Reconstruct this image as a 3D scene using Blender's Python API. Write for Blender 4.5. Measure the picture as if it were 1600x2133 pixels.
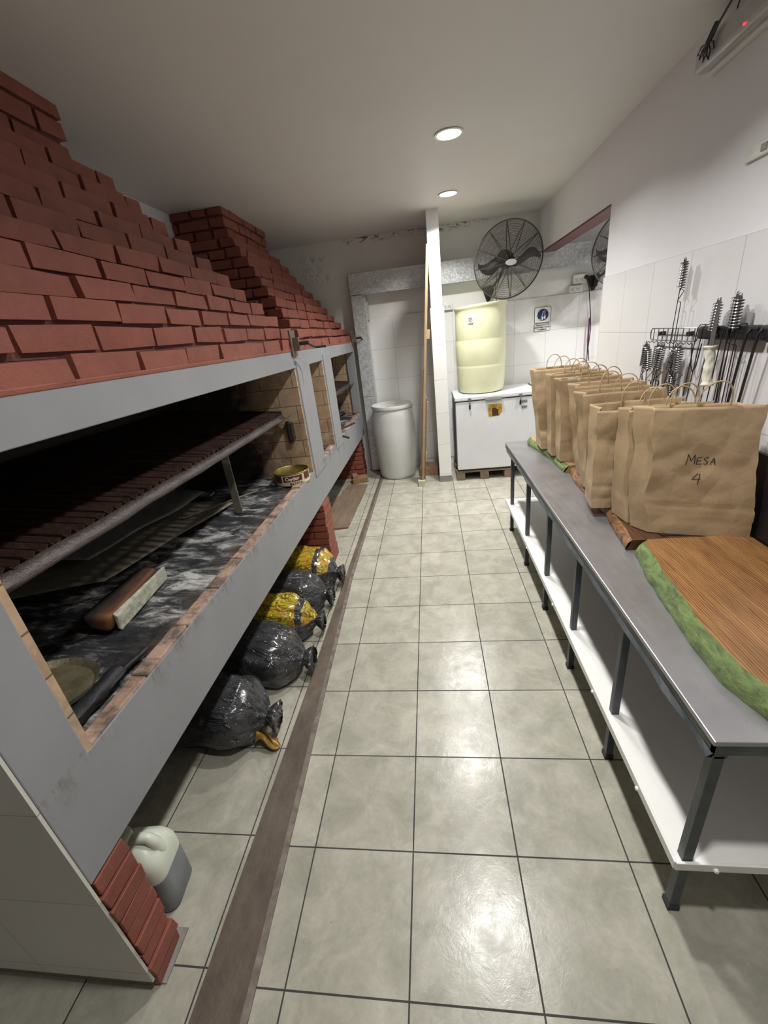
import bpy, math, random
from mathutils import Vector, Matrix, noise, Euler
random.seed(7)
PI = math.pi
for o in list(bpy.data.objects): bpy.data.objects.remove(o)
scn = bpy.context.scene
COL = scn.collection

# ------------------------------------------------------------------ camera
def cam_axes(yaw, pitch, roll):
    cy, sy = math.cos(yaw), math.sin(yaw); cp, sp = math.cos(pitch), math.sin(pitch)
    f = Vector((sy*cp, cy*cp, -sp)); r = Vector((cy, -sy, 0)); u = r.cross(f)
    cr, sr = math.cos(roll), math.sin(roll)
    return cr*r+sr*u, -sr*r+cr*u, f
cr_, cu_, cf_ = cam_axes(-.1426, .4022, -.1184)
cd = bpy.data.cameras.new('camera'); cam = bpy.data.objects.new('camera', cd); COL.objects.link(cam)
M = Matrix((cr_, cu_, -cf_)).transposed().to_4x4(); M.translation = Vector((0, 0, 4.6986*.36))
cam.matrix_world = M
cd.sensor_fit = 'HORIZONTAL'; cd.sensor_width = 36; cd.lens = 36*857.6/1600; cd.clip_start = .02
scn.camera = cam

# ------------------------------------------------------------------ light and exposure
scn.view_settings.view_transform = 'Standard'; scn.view_settings.look = 'None'
scn.view_settings.gamma = 1; scn.view_settings.use_curve_mapping = False
scn.view_settings.exposure = 0.42
W = bpy.data.worlds.new('world'); scn.world = W; W.use_nodes = True
W.node_tree.nodes['Background'].inputs[0].default_value = (.8, .85, .9, 1)
W.node_tree.nodes['Background'].inputs[1].default_value = .02
CEIL = 2.745
LAMPS = [(.20, 3.16, 17), (.25, 4.36, 24), (.22, 1.74, 15), (.22, .50, 12), (2.3, 4.2, 26)]  # last entry is an added, unseen fill lamp to brighten the side room
SPREAD = 138
LAMP_COL = (1.0, .985, .95)

# ------------------------------------------------------------------ object helpers
def pr(o, label=None, cat=None, group=None, kind=None):
    if label: o['label'] = label
    if cat: o['category'] = cat
    if group: o['group'] = group
    if kind: o['kind'] = kind
    return o
def thing(name, label, cat, loc=(0, 0, 0), group=None, rot=None):
    o = bpy.data.objects.new(name, None); COL.objects.link(o); o.location = loc
    o.empty_display_size = .05
    if rot: o.rotation_euler = rot
    return pr(o, label, cat, group)
class MB:
    def __init__(s): s.v = []; s.f = []; s.m = []
    def add(s, vs, fs, mi=0):
        n = len(s.v); s.v += [tuple(v) for v in vs]; s.f += [tuple(i+n for i in f) for f in fs]; s.m += [mi]*len(fs); return s
    def box(s, x0, x1, y0, y1, z0, z1, mi=0, T=None, j=0):
        vs = [Vector((x, y, z)) for z in (z0, z1) for y in (y0, y1) for x in (x0, x1)]
        if j: vs = [v+Vector((random.uniform(-j, j), random.uniform(-j, j), random.uniform(-j, j))) for v in vs]
        if T is not None: vs = [T @ v for v in vs]
        return s.add(vs, [(0, 2, 3, 1), (4, 5, 7, 6), (0, 1, 5, 4), (1, 3, 7, 5), (3, 2, 6, 7), (2, 0, 4, 6)], mi)
    def prism(s, poly, h0, h1, ax='z', mi=0, T=None):
        # poly: list of 2d, extruded along ax
        def mk(a, b, h): return {'z': (a, b, h), 'y': (a, h, b), 'x': (h, a, b)}[ax]
        n = len(poly); vs = [Vector(mk(a, b, h0)) for a, b in poly]+[Vector(mk(a, b, h1)) for a, b in poly]
        if T is not None: vs = [T @ v for v in vs]
        return s.add(vs, [tuple(range(n))[::-1], tuple(range(n, 2*n))]+[(i, (i+1) % n, n+(i+1) % n, n+i) for i in range(n)], mi)
    def tube(s, pts, r, n=6, closed=False, mi=0, caps=True, T=None):
        pts = [Vector(p) for p in pts]
        if T is not None: pts = [T @ p for p in pts]
        N = len(pts); rs = r if isinstance(r, (list, tuple)) else [r]*N
        rings = []; up = None
        for i, p in enumerate(pts):
            a = pts[(i-1) % N] if (closed or i > 0) else p; b = pts[(i+1) % N] if (closed or i < N-1) else p
            d = (b-a)
            d = d.normalized() if d.length > 1e-9 else Vector((0, 0, 1))
            if up is None:
                up = Vector((0, 0, 1)) if abs(d.z) < .9 else Vector((1, 0, 0))
            up = (up-d*up.dot(d))
            up = up.normalized() if up.length > 1e-6 else d.orthogonal().normalized()
            q = d.cross(up)
            rings.append([p+(up*math.cos(2*PI*k/n)+q*math.sin(2*PI*k/n))*rs[i] for k in range(n)])
        vs = [v for R_ in rings for v in R_]; fs = []
        for i in range(N if closed else N-1):
            a = i*n; b = ((i+1) % N)*n
            fs += [(a+k, a+(k+1) % n, b+(k+1) % n, b+k) for k in range(n)]
        if caps and not closed: fs += [tuple(range(n))[::-1], tuple(range((N-1)*n, N*n))]
        return s.add(vs, fs, mi)
    def lathe(s, prof, n=48, c=(0, 0, 0), T=None, mi=0, cap0=True, cap1=True):
        vs = []
        for r, z in prof:
            for k in range(n):
                a = 2*PI*k/n; vs.append(Vector((c[0]+r*math.cos(a), c[1]+r*math.sin(a), c[2]+z)))
        if T is not None: vs = [T @ v for v in vs]
        fs = []
        for i in range(len(prof)-1):
            fs += [(i*n+k, i*n+(k+1) % n, (i+1)*n+(k+1) % n, (i+1)*n+k) for k in range(n)]
        if cap0: fs.append(tuple(range(n))[::-1])
        if cap1: fs.append(tuple(range((len(prof)-1)*n, len(prof)*n)))
        return s.add(vs, fs, mi)
    def grid(s, nu, nv, fn, mi=0):
        vs = [fn(i/nu, j/nv) for j in range(nv+1) for i in range(nu+1)]
        return s.add(vs, [(j*(nu+1)+i, j*(nu+1)+i+1, (j+1)*(nu+1)+i+1, (j+1)*(nu+1)+i) for j in range(nv) for i in range(nu)], mi)
    def build(s, name, mat, parent=None, world=True, smooth=False, bevel=0, bseg=2, solid=0):
        me = bpy.data.meshes.new(name); me.from_pydata(s.v, [], s.f); me.update()
        for m in (mat if isinstance(mat, (list, tuple)) else [mat]): me.materials.append(m)
        me.polygons.foreach_set('material_index', s.m)
        o = bpy.data.objects.new(name, me); COL.objects.link(o)
        if smooth:
            me.polygons.foreach_set('use_smooth', [True]*len(me.polygons))
            if smooth != 'all':
                try: me.set_sharp_from_angle(angle=math.radians(40))
                except Exception: pass
        if parent:
            o.parent = parent
            if world:
                pm = Matrix.LocRotScale(parent.location, parent.rotation_euler, None) if parent.parent is None and parent.type == 'EMPTY' else Matrix.Identity(4)
                o.matrix_parent_inverse = pm.inverted()
        if solid:
            md = o.modifiers.new('solid', 'SOLIDIFY'); md.thickness = solid; md.offset = 0
        if bevel:
            md = o.modifiers.new('bev', 'BEVEL'); md.width = bevel; md.segments = bseg; md.limit_method = 'ANGLE'; md.angle_limit = math.radians(40)
        me.update()
        return o
def copy_tree(o, loc, rot=None, label=None, scale=None):
    c = o.copy(); COL.objects.link(c); c.location = loc
    if rot: c.rotation_euler = rot
    if scale: c.scale = scale
    if label: c['label'] = label
    for ch in list(o.children):
        d = ch.copy(); COL.objects.link(d); d.parent = c
        for g in list(ch.children):
            e = g.copy(); COL.objects.link(e); e.parent = d
    return c
def text_mesh(mb, s, size, T, mi=0, extrude=.0006, fn=None, bold=0, space=1):
    cu = bpy.data.curves.new('t', 'FONT'); cu.body = s; cu.size = size; cu.align_x = 'CENTER'; cu.align_y = 'CENTER'
    cu.extrude = extrude; cu.offset = bold; cu.space_character = space; cu.resolution_u = 3
    ob = bpy.data.objects.new('t', cu); COL.objects.link(ob)
    dg = bpy.context.evaluated_depsgraph_get(); dg.update()
    me = bpy.data.meshes.new_from_object(ob.evaluated_get(dg))
    vs = [T @ (fn(v.co) if fn else v.co) for v in me.vertices]
    mb.add(vs, [tuple(p.vertices) for p in me.polygons], mi)
    bpy.data.objects.remove(ob); bpy.data.meshes.remove(me); bpy.data.curves.remove(cu)

# ------------------------------------------------------------------ material helpers
class NT:
    def __init__(s, name):
        s.m = bpy.data.materials.new(name); s.m.use_nodes = True; s.t = s.m.node_tree; s.n = s.t.nodes; s.l = s.t.links
        s.b = s.n['Principled BSDF']; s.tc = s.n.new('ShaderNodeTexCoord'); s.obj = s.tc.outputs['Object']
    def put(s, sock, val):
        if hasattr(val, 'is_linked') or isinstance(val, bpy.types.NodeSocket): s.l.new(val, sock)
        elif isinstance(val, (tuple, list)) and len(val) == 3 and sock.type == 'RGBA': sock.default_value = (*val, 1)
        else: sock.default_value = val
    def noise(s, scale=5, detail=4, rough=.6, vec=None, dist=0):
        n = s.n.new('ShaderNodeTexNoise'); n.inputs['Scale'].default_value = scale; n.inputs['Detail'].default_value = detail
        n.inputs['Roughness'].default_value = rough; n.inputs['Distortion'].default_value = dist
        s.l.new(vec if vec else s.obj, n.inputs['Vector']); return n.outputs[0]
    def mapv(s, scale=(1, 1, 1), loc=(0, 0, 0), rot=(0, 0, 0), vec=None):
        n = s.n.new('ShaderNodeMapping'); n.inputs['Scale'].default_value = scale; n.inputs['Location'].default_value = loc; n.inputs['Rotation'].default_value = rot
        s.l.new(vec if vec else s.obj, n.inputs['Vector']); return n.outputs[0]
    def ramp(s, fac, stops):
        n = s.n.new('ShaderNodeValToRGB'); e = n.color_ramp.elements
        while len(e) < len(stops): e.new(.5)
        for i, (p, c) in enumerate(stops):
            e[i].position = p; e[i].color = (*c, 1) if isinstance(c, (tuple, list)) else (c, c, c, 1)
        s.l.new(fac, n.inputs[0]); return n.outputs[0]
    def mix(s, fac, a, b, mode='MIX'):
        n = s.n.new('ShaderNodeMix'); n.data_type = 'RGBA'; n.blend_type = mode
        s.put(n.inputs[0], fac); s.put(n.inputs[6], a); s.put(n.inputs[7], b); return n.outputs[2]
    def math(s, op, a, b=0., c=0., clamp=False):
        n = s.n.new('ShaderNodeMath'); n.operation = op; n.use_clamp = clamp
        s.put(n.inputs[0], a); s.put(n.inputs[1], b)
        if op in ('MULTIPLY_ADD', 'SMOOTH_MIN'): s.put(n.inputs[2], c)
        return n.outputs[0]
    def sep(s, vec=None):
        n = s.n.new('ShaderNodeSeparateXYZ'); s.l.new(vec if vec else s.obj, n.inputs[0]); return n.outputs
    def comb(s, x, y, z=0.):
        n = s.n.new('ShaderNodeCombineXYZ'); s.put(n.inputs[0], x); s.put(n.inputs[1], y); s.put(n.inputs[2], z); return n.outputs[0]
    def maprange(s, v, a, b, c=0., d=1., smooth=True):
        n = s.n.new('ShaderNodeMapRange'); n.interpolation_type = 'SMOOTHSTEP' if smooth else 'LINEAR'
        s.put(n.inputs['Value'], v); s.put(n.inputs['From Min'], a); s.put(n.inputs['From Max'], b); s.put(n.inputs['To Min'], c); s.put(n.inputs['To Max'], d)
        return n.outputs[0]
    def brick(s, vec, bw, rh, mortar, c1, c2, cm, offset=.5, bias=0, smooth=.1):
        n = s.n.new('ShaderNodeTexBrick'); n.offset = offset; n.inputs['Scale'].default_value = 1
        n.inputs['Brick Width'].default_value = bw; n.inputs['Row Height'].default_value = rh; n.inputs['Mortar Size'].default_value = mortar
        n.inputs['Mortar Smooth'].default_value = smooth; n.inputs['Bias'].default_value = bias
        s.l.new(vec, n.inputs['Vector']); s.put(n.inputs['Color1'], c1); s.put(n.inputs['Color2'], c2); s.put(n.inputs['Mortar'], cm)
        return n.outputs['Color'], n.outputs['Fac']
    def bump(s, h, strength=.3, dist=.01, chain=None):
        n = s.n.new('ShaderNodeBump'); n.inputs['Strength'].default_value = strength; n.inputs['Distance'].default_value = dist
        s.l.new(h, n.inputs['Height'])
        if chain: s.l.new(chain, n.inputs['Normal'])
        s.l.new(n.outputs[0], s.b.inputs['Normal']); return n.outputs[0]
    def out(s, color=None, rough=.5, metal=0., spec=None, coat=None, alpha=None, trans=None):
        if color is not None: s.put(s.b.inputs['Base Color'], color)
        s.put(s.b.inputs['Roughness'], rough); s.put(s.b.inputs['Metallic'], metal)
        if spec is not None: s.b.inputs['Specular IOR Level'].default_value = spec
        if coat is not None: s.b.inputs['Coat Weight'].default_value = coat; s.b.inputs['Coat Roughness'].default_value = .08
        if alpha is not None: s.b.inputs['Alpha'].default_value = alpha
        if trans is not None: s.b.inputs['Transmission Weight'].default_value = trans
        return s.m
def simple(name, c, rough=.5, metal=0., var=.12, scale=8, bump=0., bscale=40, spec=None, coat=None, vec=(1, 1, 1)):
    t = NT(name); v = t.mapv(vec)
    d = tuple(x*(1-var) for x in c); e = tuple(min(1, x*(1+var)) for x in c)
    col = t.ramp(t.noise(scale, 5, .6, v), [(.3, d), (.7, e)])
    if bump: t.bump(t.noise(bscale, 4, .6, v), bump, .004)
    return t.out(col, rough, metal, spec, coat)

# --- floor tiles
def floor_mat(name, x0, y0):
    t = NT(name); v = t.mapv((1, 1, 1), (-x0, -y0, 0))
    col, fac = t.brick(v, .36, .36, .0028, (.395, .382, .333), (.455, .440, .385), (.045, .045, .042), offset=0, smooth=.2)
    n1 = t.noise(7, 8, .68, None, .6); n2 = t.noise(55, 5, .7); n3 = t.noise(2.2, 3, .6)
    c = t.mix(t.ramp(n1, [(.38, 0.), (.66, 1.)]), (.80, .80, .76), (1.12, 1.11, 1.08))
    col = t.mix(1., col, c, 'MULTIPLY')
    col = t.mix(1., col, t.ramp(n2, [(.2, (.9, .9, .88)), (.8, (1.06, 1.06, 1.06))]), 'MULTIPLY')
    sp = t.ramp(t.noise(30, 2, .5), [(.76, 0.), (.80, 1.)])
    col = t.mix(t.math('MULTIPLY', sp, .5), col, (.1, .08, .05))
    r = t.ramp(t.noise(9, 6, .7), [(.3, .17), (.75, .36)])
    r = t.mix(fac, r, (.8, .8, .8))
    h = t.math('ADD', t.math('MULTIPLY', fac, -1.), t.math('MULTIPLY', n1, .25))
    b = t.bump(h, .25, .003); t.bump(t.noise(22, 5, .75, None, .8), .10, .006, b)
    return t.out(col, r, 0., .45)
FLOOR_A = floor_mat('floor_tile', -.4536*.36, 1.3876*.36)
FLOOR_B = floor_mat('floor_tile_left', -1.147, .53)

# --- wall tiles + plaster.  ax: which axes run along the wall
WH = (.80, .80, .79)
def wall_tile(name, ax, a0=0., base=WH, w=.36, off=0):
    t = NT(name); x, y, z = t.sep()
    u = t.math('SUBTRACT', x if ax == 'x' else y, a0); vz = t.math('SUBTRACT', z, 1.90-.36*7)
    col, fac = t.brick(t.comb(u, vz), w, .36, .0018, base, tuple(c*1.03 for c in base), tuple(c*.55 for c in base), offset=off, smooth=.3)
    n = t.noise(1.7, 5, .6); col = t.mix(1., col, t.ramp(n, [(.3, (.93, .92, .9)), (.7, (1., 1., 1.))]), 'MULTIPLY')
    if ax == 'x':   # grease haze of dust beside the fans on the back wall
        m = t.math('MULTIPLY', t.maprange(x, .9, 1.6), t.maprange(z, 1.35, 1.9))
        m = t.math('MULTIPLY', m, t.ramp(t.noise(5, 6, .7, None, 1.), [(.38, 0.), (.7, .38)]))
        col = t.mix(m, col, (.36, .33, .28))
    t.bump(t.math('MULTIPLY', fac, -1.), .3, .002)
    return t.out(col, .28, 0., .5)
TILE_X = wall_tile('white_wall_tile_back', 'x', -.05)
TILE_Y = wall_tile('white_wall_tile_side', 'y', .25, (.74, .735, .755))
TILE_END = wall_tile('white_wall_tile_end', 'x', -.9, (.60, .59, .54), .36)
def plaster(name, c, mould=None):
    t = NT(name); x, y, z = t.sep()
    col = t.ramp(t.noise(2, 6, .6), [(.3, tuple(k*.95 for k in c)), (.7, c)])
    if mould == 'back':
        edge = t.maprange(z, 2.665, 2.725)
        n = t.ramp(t.noise(9, 6, .75, t.mapv((1, 1, 3)), 1.), [(.50, 0.), (.60, 1.)])
        inx = t.math('MULTIPLY', t.maprange(x, -.95, -.8), t.maprange(x, .9, .5))
        col = t.mix(t.math('MULTIPLY', t.math('MULTIPLY', edge, n), inx), col, (.045, .042, .04))
        bx = t.math('MULTIPLY', t.math('MULTIPLY', t.maprange(x, -1.5, -1.3), t.maprange(x, -.95, -1.15)), t.math('MULTIPLY', t.maprange(z, 2.28, 2.4), t.maprange(z, 2.68, 2.55)))
        n2 = t.ramp(t.noise(11, 6, .75, t.mapv((1, 1, .5)), 1.5), [(.50, 0.), (.62, 1.)])
        col = t.mix(t.math('MULTIPLY', t.math('MULTIPLY', bx, n2), .75), col, (.12, .12, .12))
        ds = t.math('MULTIPLY', t.maprange(x, .7, 1.6), t.maprange(z, 2.3, 1.9))
        col = t.mix(t.math('MULTIPLY', ds, t.ramp(t.noise(4, 6, .7), [(.35, .05), (.65, .45)])), col, (.36, .33, .28))
    t.bump(t.noise(60, 4, .6), .05, .002)
    return t.out(col, .6, 0., .35)
P_BACK = plaster('wall_plaster_back', (.80, .795, .77), 'back')
P_SIDE = plaster('wall_plaster_side', (.80, .79, .82))
P_CEIL = plaster('ceiling_paint', (.72, .70, .67))
CEMENT = simple('cement', (.26, .25, .23), .85, 0, .25, 12, .3)
RED_EDGE = simple('dark_red_paint', (.10, .018, .018), .5)

# --- brick hood paint
def brickpaint(name, c):
    t = NT(name)
    n = t.noise(6, 5, .6); m = t.noise(70, 4, .65)
    col = t.ramp(n, [(.3, tuple(k*.82 for k in c)), (.7, tuple(k*1.15 for k in c))])
    col = t.mix(t.math('MULTIPLY', t.ramp(t.noise(38, 3, .6), [(.70, 0.), (.76, 1.)]), .35), col, (.45, .22, .16))
    b = t.bump(m, .35, .004); t.bump(t.noise(16, 5, .6), .5, .008, b)
    return t.out(col, t.ramp(t.noise(20, 3), [(.3, .42), (.7, .62)]), 0., .45)
BRICK = brickpaint('red_painted_brick', (.235, .070, .048))
MORTAR = simple('red_painted_mortar', (.125, .036, .026), .7, 0, .2, 20, .4)
def grey_mat():
    t = NT('grey_painted_cement'); x, y, z = t.sep()
    col = t.ramp(t.noise(3, 5, .6), [(.3, (.240, .246, .260)), (.7, (.272, .279, .293))])
    st = t.math('MULTIPLY', t.maprange(z, .72, .835), t.ramp(t.noise(9, 6, .75, t.mapv((1, 1, .35))), [(.50, 0.), (.64, .75)]))
    st = t.math('MULTIPLY', st, t.math('LESS_THAN', z, .84))
    col = t.mix(st, col, (.13, .10, .075))
    drip = t.math('MULTIPLY', t.math('LESS_THAN', z, .83), t.ramp(t.noise(14, 3, .6, t.mapv((1, 1, .06))), [(.70, 0.), (.74, .45)]))
    col = t.mix(drip, col, (.10, .09, .08))
    chip = t.ramp(t.noise(26, 3, .6), [(.755, 0.), (.775, .8)]); col = t.mix(chip, col, (.5, .5, .48))
    t.bump(t.noise(30, 4, .6), .15, .004); return t.out(col, .5, 0., .4)
GREY = grey_mat()
def firebrick(name, ax, soot=0.):
    t = NT(name); x, y, z = t.sep()
    u = x if ax == 'x' else y
    col, fac = t.brick(t.comb(u, t.math('SUBTRACT', z, .82)), .235, .122, .003, (.50, .35, .23), (.58, .42, .28), (.17, .12, .085), smooth=.3)
    col = t.mix(1., col, t.ramp(t.noise(14, 6, .7), [(.3, (.75, .72, .68)), (.7, (1.05, 1.05, 1.05))]), 'MULTIPLY')
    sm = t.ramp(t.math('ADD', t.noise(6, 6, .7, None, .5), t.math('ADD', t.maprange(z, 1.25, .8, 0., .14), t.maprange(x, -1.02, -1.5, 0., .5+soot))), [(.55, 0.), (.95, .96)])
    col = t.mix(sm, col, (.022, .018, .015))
    t.bump(t.math('ADD', t.math('MULTIPLY', fac, -1.), t.math('MULTIPLY', t.noise(40, 4), .3)), .5, .004)
    return t.out(col, .85)
FIRE_X = firebrick('firebrick_soot_side', 'x'); FIRE_Y = firebrick('firebrick_soot_back', 'y', .4)
FIRE_GAP = firebrick('firebrick_gap', 'x', -.5)
def edge_brick():
    t = NT('firebrick_edging'); x, y, z = t.sep()
    col, fac = t.brick(t.comb(y, x), .235, .5, .006, (.36, .235, .175), (.45, .31, .24), (.30, .2, .15), offset=0)
    col = t.mix(t.ramp(t.noise(12, 6, .7), [(.44, 0.), (.60, .85)]), col, (.08, .068, .058))
    col = t.mix(t.ramp(t.noise(17, 6, .7), [(.62, 0.), (.74, .6)]), col, (.6, .5, .42))
    t.bump(t.noise(50, 5, .7), .6, .006); return t.out(col, .8)
EDGE = edge_brick()
def ash_mat():
    t = NT('ash_and_charcoal'); v = t.mapv((.55, 1.6, 1.), rot=(0, 0, .25))
    n = t.math('ADD', t.math('MULTIPLY', t.noise(9, 9, .75, v, 1.), .6), t.math('MULTIPLY', t.noise(3.1, 4, .6, v, .6), .4))
    col = t.ramp(n, [(.40, (.010, .010, .011)), (.49, (.030, .031, .035)), (.535, (.15, .15, .155)), (.60, (.58, .57, .55))])
    x, y, z = t.sep()
    br = t.math('MULTIPLY', t.maprange(x, -1.12, -1.0), t.ramp(t.noise(9, 5, .7), [(.45, 0.), (.6, .7)]))
    col = t.mix(br, col, (.10, .065, .045))
    t.bump(t.noise(45, 6, .7, v), .9, .012); return t.out(col, .75, 0., .4)
ASH = ash_mat()
def rusty(name, c, rough=.55, metal=.3, c2=(.11, .05, .03)):
    t = NT(name)
    col = t.ramp(t.noise(14, 7, .7), [(.35, c), (.65, c2)])
    col = t.mix(t.ramp(t.noise(60, 3, .6), [(.68, 0.), (.74, .6)]), col, (.25, .17, .14))
    t.bump(t.noise(50, 5, .7), .7, .005); return t.out(col, rough, metal)
IRON = rusty('greasy_rusty_iron', (.030, .017, .014), .42, .15, (.075, .038, .028))
IRON_D = rusty('dark_soot_iron', (.02, .017, .016), .6, .2, (.05, .035, .03))
STEEL_RUST = rusty('scorched_steel_sheet', (.16, .155, .14), .55, .25, (.24, .21, .14))
SOOT = simple('soot', (.012, .010, .009), .9)
CHAR = simple('charcoal', (.010, .010, .012), .6, 0, .5, 30, .8, 60)
DARKMETAL = simple('dark_grey_painted_steel', (.075, .083, .09), .45, .3, .2, 20, .2)
def stainless():
    t = NT('stainless_steel_top'); v = t.mapv((1, .12, 1))
    n = t.noise(60, 4, .6, v); n2 = t.noise(4, 4, .6)
    col = t.ramp(n2, [(.3, (.33, .325, .34)), (.7, (.42, .415, .43))])
    r = t.math('ADD', t.ramp(n, [(.3, .24), (.7, .32)]), t.math('MULTIPLY', n2, .08))
    t.bump(t.noise(3, 2, .5), .12, .01); return t.out(col, r, .7)
STEEL = stainless()
WHITE_SHELF = simple('white_laminate_shelf', (.84, .84, .81), .3, 0, .04, 3)
WHITE_ENAMEL = simple('white_freezer_enamel', (.66, .67, .68), .3, 0, .05, 3)
FRZ_SIDE = simple('grey_freezer_side', (.16, .165, .165), .5)
RUBBER = simple('black_rubber', (.02, .02, .022), .6)
BLACK = simple('black_plastic', (.012, .012, .013), .4)
GREYPL = simple('grey_plastic', (.30, .31, .28), .5)
WHITEPL = simple('white_plastic', (.72, .73, .68), .4)
def galv():
    t = NT('galvanised_sheet'); v = t.n.new('ShaderNodeTexVoronoi'); v.inputs['Scale'].default_value = 70
    t.l.new(t.noise(0, 0, 0) if False else t.obj, v.inputs['Vector'])
    g = t.n.new('ShaderNodeSeparateColor'); t.l.new(v.outputs['Color'], g.inputs[0])
    nn = t.math('ADD', t.math('MULTIPLY', g.outputs[0], .5), t.math('MULTIPLY', t.noise(30, 5, .7), .5))
    col = t.ramp(nn, [(.3, (.50, .52, .53)), (.55, (.60, .62, .63)), (.72, (.72, .74, .74))])
    t.bump(t.noise(4, 3, .6), .15, .01); return t.out(col, t.ramp(nn, [(.3, .30), (.7, .42)]), .4)
GALV = galv()
def plastic_drum(name, c):
    t = NT(name); col = t.ramp(t.noise(5, 6, .6), [(.3, tuple(k*.88 for k in c)), (.7, c)])
    t.put(t.b.inputs['Subsurface Weight'], .15); t.put(t.b.inputs['Subsurface Radius'], (.02, .02, .015))
    t.bump(t.noise(3, 3, .5), .15, .02)
    return t.out(col, .38, 0., .45)
DRUM_W = plastic_drum('milky_white_plastic', (.68, .69, .66)); DRUM_C = plastic_drum('cream_plastic', (.68, .68, .46))
def wood(name, c1, c2, axis='y', scale=1., rough=.4, rings=14):
    t = NT(name); v = t.mapv((1, .09, 1) if axis == 'y' else ((.09, 1, 1) if axis == 'x' else (1, 1, .09)))
    n = t.noise(9*scale, 6, .65, v, 1.2)
    w = t.n.new('ShaderNodeTexWave'); w.bands_direction = 'X' if axis != 'x' else 'Y'; w.inputs['Scale'].default_value = rings*scale; w.inputs['Distortion'].default_value = 7; w.inputs['Detail'].default_value = 4
    w.inputs['Detail Scale'].default_value = 1.4; t.l.new(v, w.inputs['Vector'])
    f = t.math('ADD', t.math('MULTIPLY', w.outputs[1], .30), t.math('MULTIPLY', n, .70))
    col = t.ramp(f, [(.25, c2), (.5, tuple((a+b)/2 for a, b in zip(c1, c2))), (.75, c1)])
    col = t.mix(1., col, t.ramp(t.noise(3, 4, .6), [(.3, (.75, .72, .7)), (.7, (1.1, 1.1, 1.1))]), 'MULTIPLY')
    t.bump(f, .15, .002); return t.out(col, rough)
BOARD = wood('varnished_brown_board', (.43, .225, .085), (.12, .048, .018), 'y', 1.5, .33, 26)
BOARD_D = wood('dark_brown_wood', (.13, .055, .025), (.05, .022, .012), 'y', 2, .45)
BOARD_P = wood('pale_brown_wood', (.42, .27, .14), (.22, .13, .06), 'y', 2, .5)
PINE = wood('raw_pine', (.50, .36, .20), (.33, .22, .12), 'z', 2, .7)
OLDWOOD = wood('weathered_wood', (.26, .19, .13), (.13, .09, .06), 'y', 2, .85)
def bark(name, a, b, c):
    t = NT(name); v = t.mapv((1, .45, 1)); n = t.noise(26, 8, .7, v, 1.)
    col = t.ramp(n, [(.34, a), (.52, b), (.74, c)]); t.bump(t.noise(38, 7, .75, v), .9, .008); return t.out(col, .5)
GREENB = bark('green_painted_bark_edge', (.05, .07, .022), (.13, .19, .055), (.25, .32, .11))
BROWNB = bark('brown_bark_edge', (.05, .02, .01), (.24, .11, .04), (.5, .28, .1))
def paper():
    t = NT('brown_kraft_paper'); n = t.noise(90, 4, .7); m = t.noise(3, 4, .6)
    col = t.ramp(m, [(.3, (.40, .285, .165)), (.7, (.47, .34, .205))])
    col = t.mix(1., col, t.ramp(n, [(.3, (.93, .93, .93)), (.7, (1.04, 1.04, 1.04))]), 'MULTIPLY')
    w = t.noise(9, 3, .5, None, .4); bb = t.bump(w, .35, .012); w2 = t.n.new('ShaderNodeTexVoronoi'); w2.feature = 'DISTANCE_TO_EDGE'; w2.inputs['Scale'].default_value = 9; t.l.new(t.mapv((1, 1, .6), rot=(.3, .5, .2)), w2.inputs['Vector']); t.bump(w2.outputs['Distance'], .35, .02, bb)
    return t.out(col, .62, 0., .3)
PAPER = paper(); TWINE = simple('twisted_paper_twine', (.50, .36, .20), .7, 0, .2, 200, .5, 200)
INK = simple('black_marker_ink', (.02, .017, .015), .6)
def chargebag(name, yellow=None):
    t = NT(name); x, y, z = t.sep()
    col = t.ramp(t.noise(8, 5, .6, None, .5), [(.3, (.018, .019, .021)), (.6, (.05, .052, .056)), (.8, (.11, .11, .12))])
    if yellow:
        a, b, zc = yellow
        pr_ = t.mix(t.ramp(t.noise(16, 4, .6, None, 1.5), [(.47, 0.), (.50, 1.), (.53, 1.), (.56, 0.)]), (.50, .40, .03), (.12, .06, .01))
        pr_ = t.mix(t.ramp(t.noise(6, 3, .6), [(.45, 0.), (.6, .8)]), pr_, (.48, .24, .02))
        mk = t.math('MULTIPLY', t.math('GREATER_THAN', z, zc), t.math('MAXIMUM', t.math('LESS_THAN', t.math('ABSOLUTE', t.math('SUBTRACT', x, a)), .12), t.math('LESS_THAN', t.math('ABSOLUTE', t.math('SUBTRACT', x, b)), .035)))
        col = t.mix(mk, col, pr_)
    n = t.noise(9, 4, .6, t.mapv((.45, 1.5, 1.3), rot=(0, .2, .25)), .8); bb = t.bump(t.ramp(n, [(.44, 0.), (.5, 1.), (.56, 0.)]), .7, .012)
    t.bump(t.noise(14, 5, .65, t.mapv((.5, 1.3, 1.2))), .35, .02, bb)
    return t.out(col, .16, 0., .6, .5)
CBAG = chargebag('smoky_black_plastic_film')
SPRING = simple('chromed_wire', (.20, .195, .20), .25, .9)
WIRE = simple('dark_steel_wire', (.05, .048, .05), .4, .7)
FANB = simple('fan_black_metal', (.018, .017, .016), .5, .3); CAGE = simple('fan_cage_wire', (.10, .09, .085), .4, .6)
NAVY = simple('navy_blue_print', (.012, .02, .10), .4); BRASSY = simple('mustard_sticker', (.42, .25, .03), .5, 0, .5, 30)
BROWNST = simple('brown_print', (.06, .028, .018), .5)
CLOTH = simple('cream_cloth', (.72, .70, .60), .8, 0, .08, 10, .4)
CLEAR = NT('clear_plastic_cover').out((.85, .83, .83), .12, 0., .5, None, None, .6)
LABEL = simple('white_label', (.75, .75, .72), .5)
PURPLE = simple('purple_plastic', (.10, .01, .06), .4)
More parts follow.
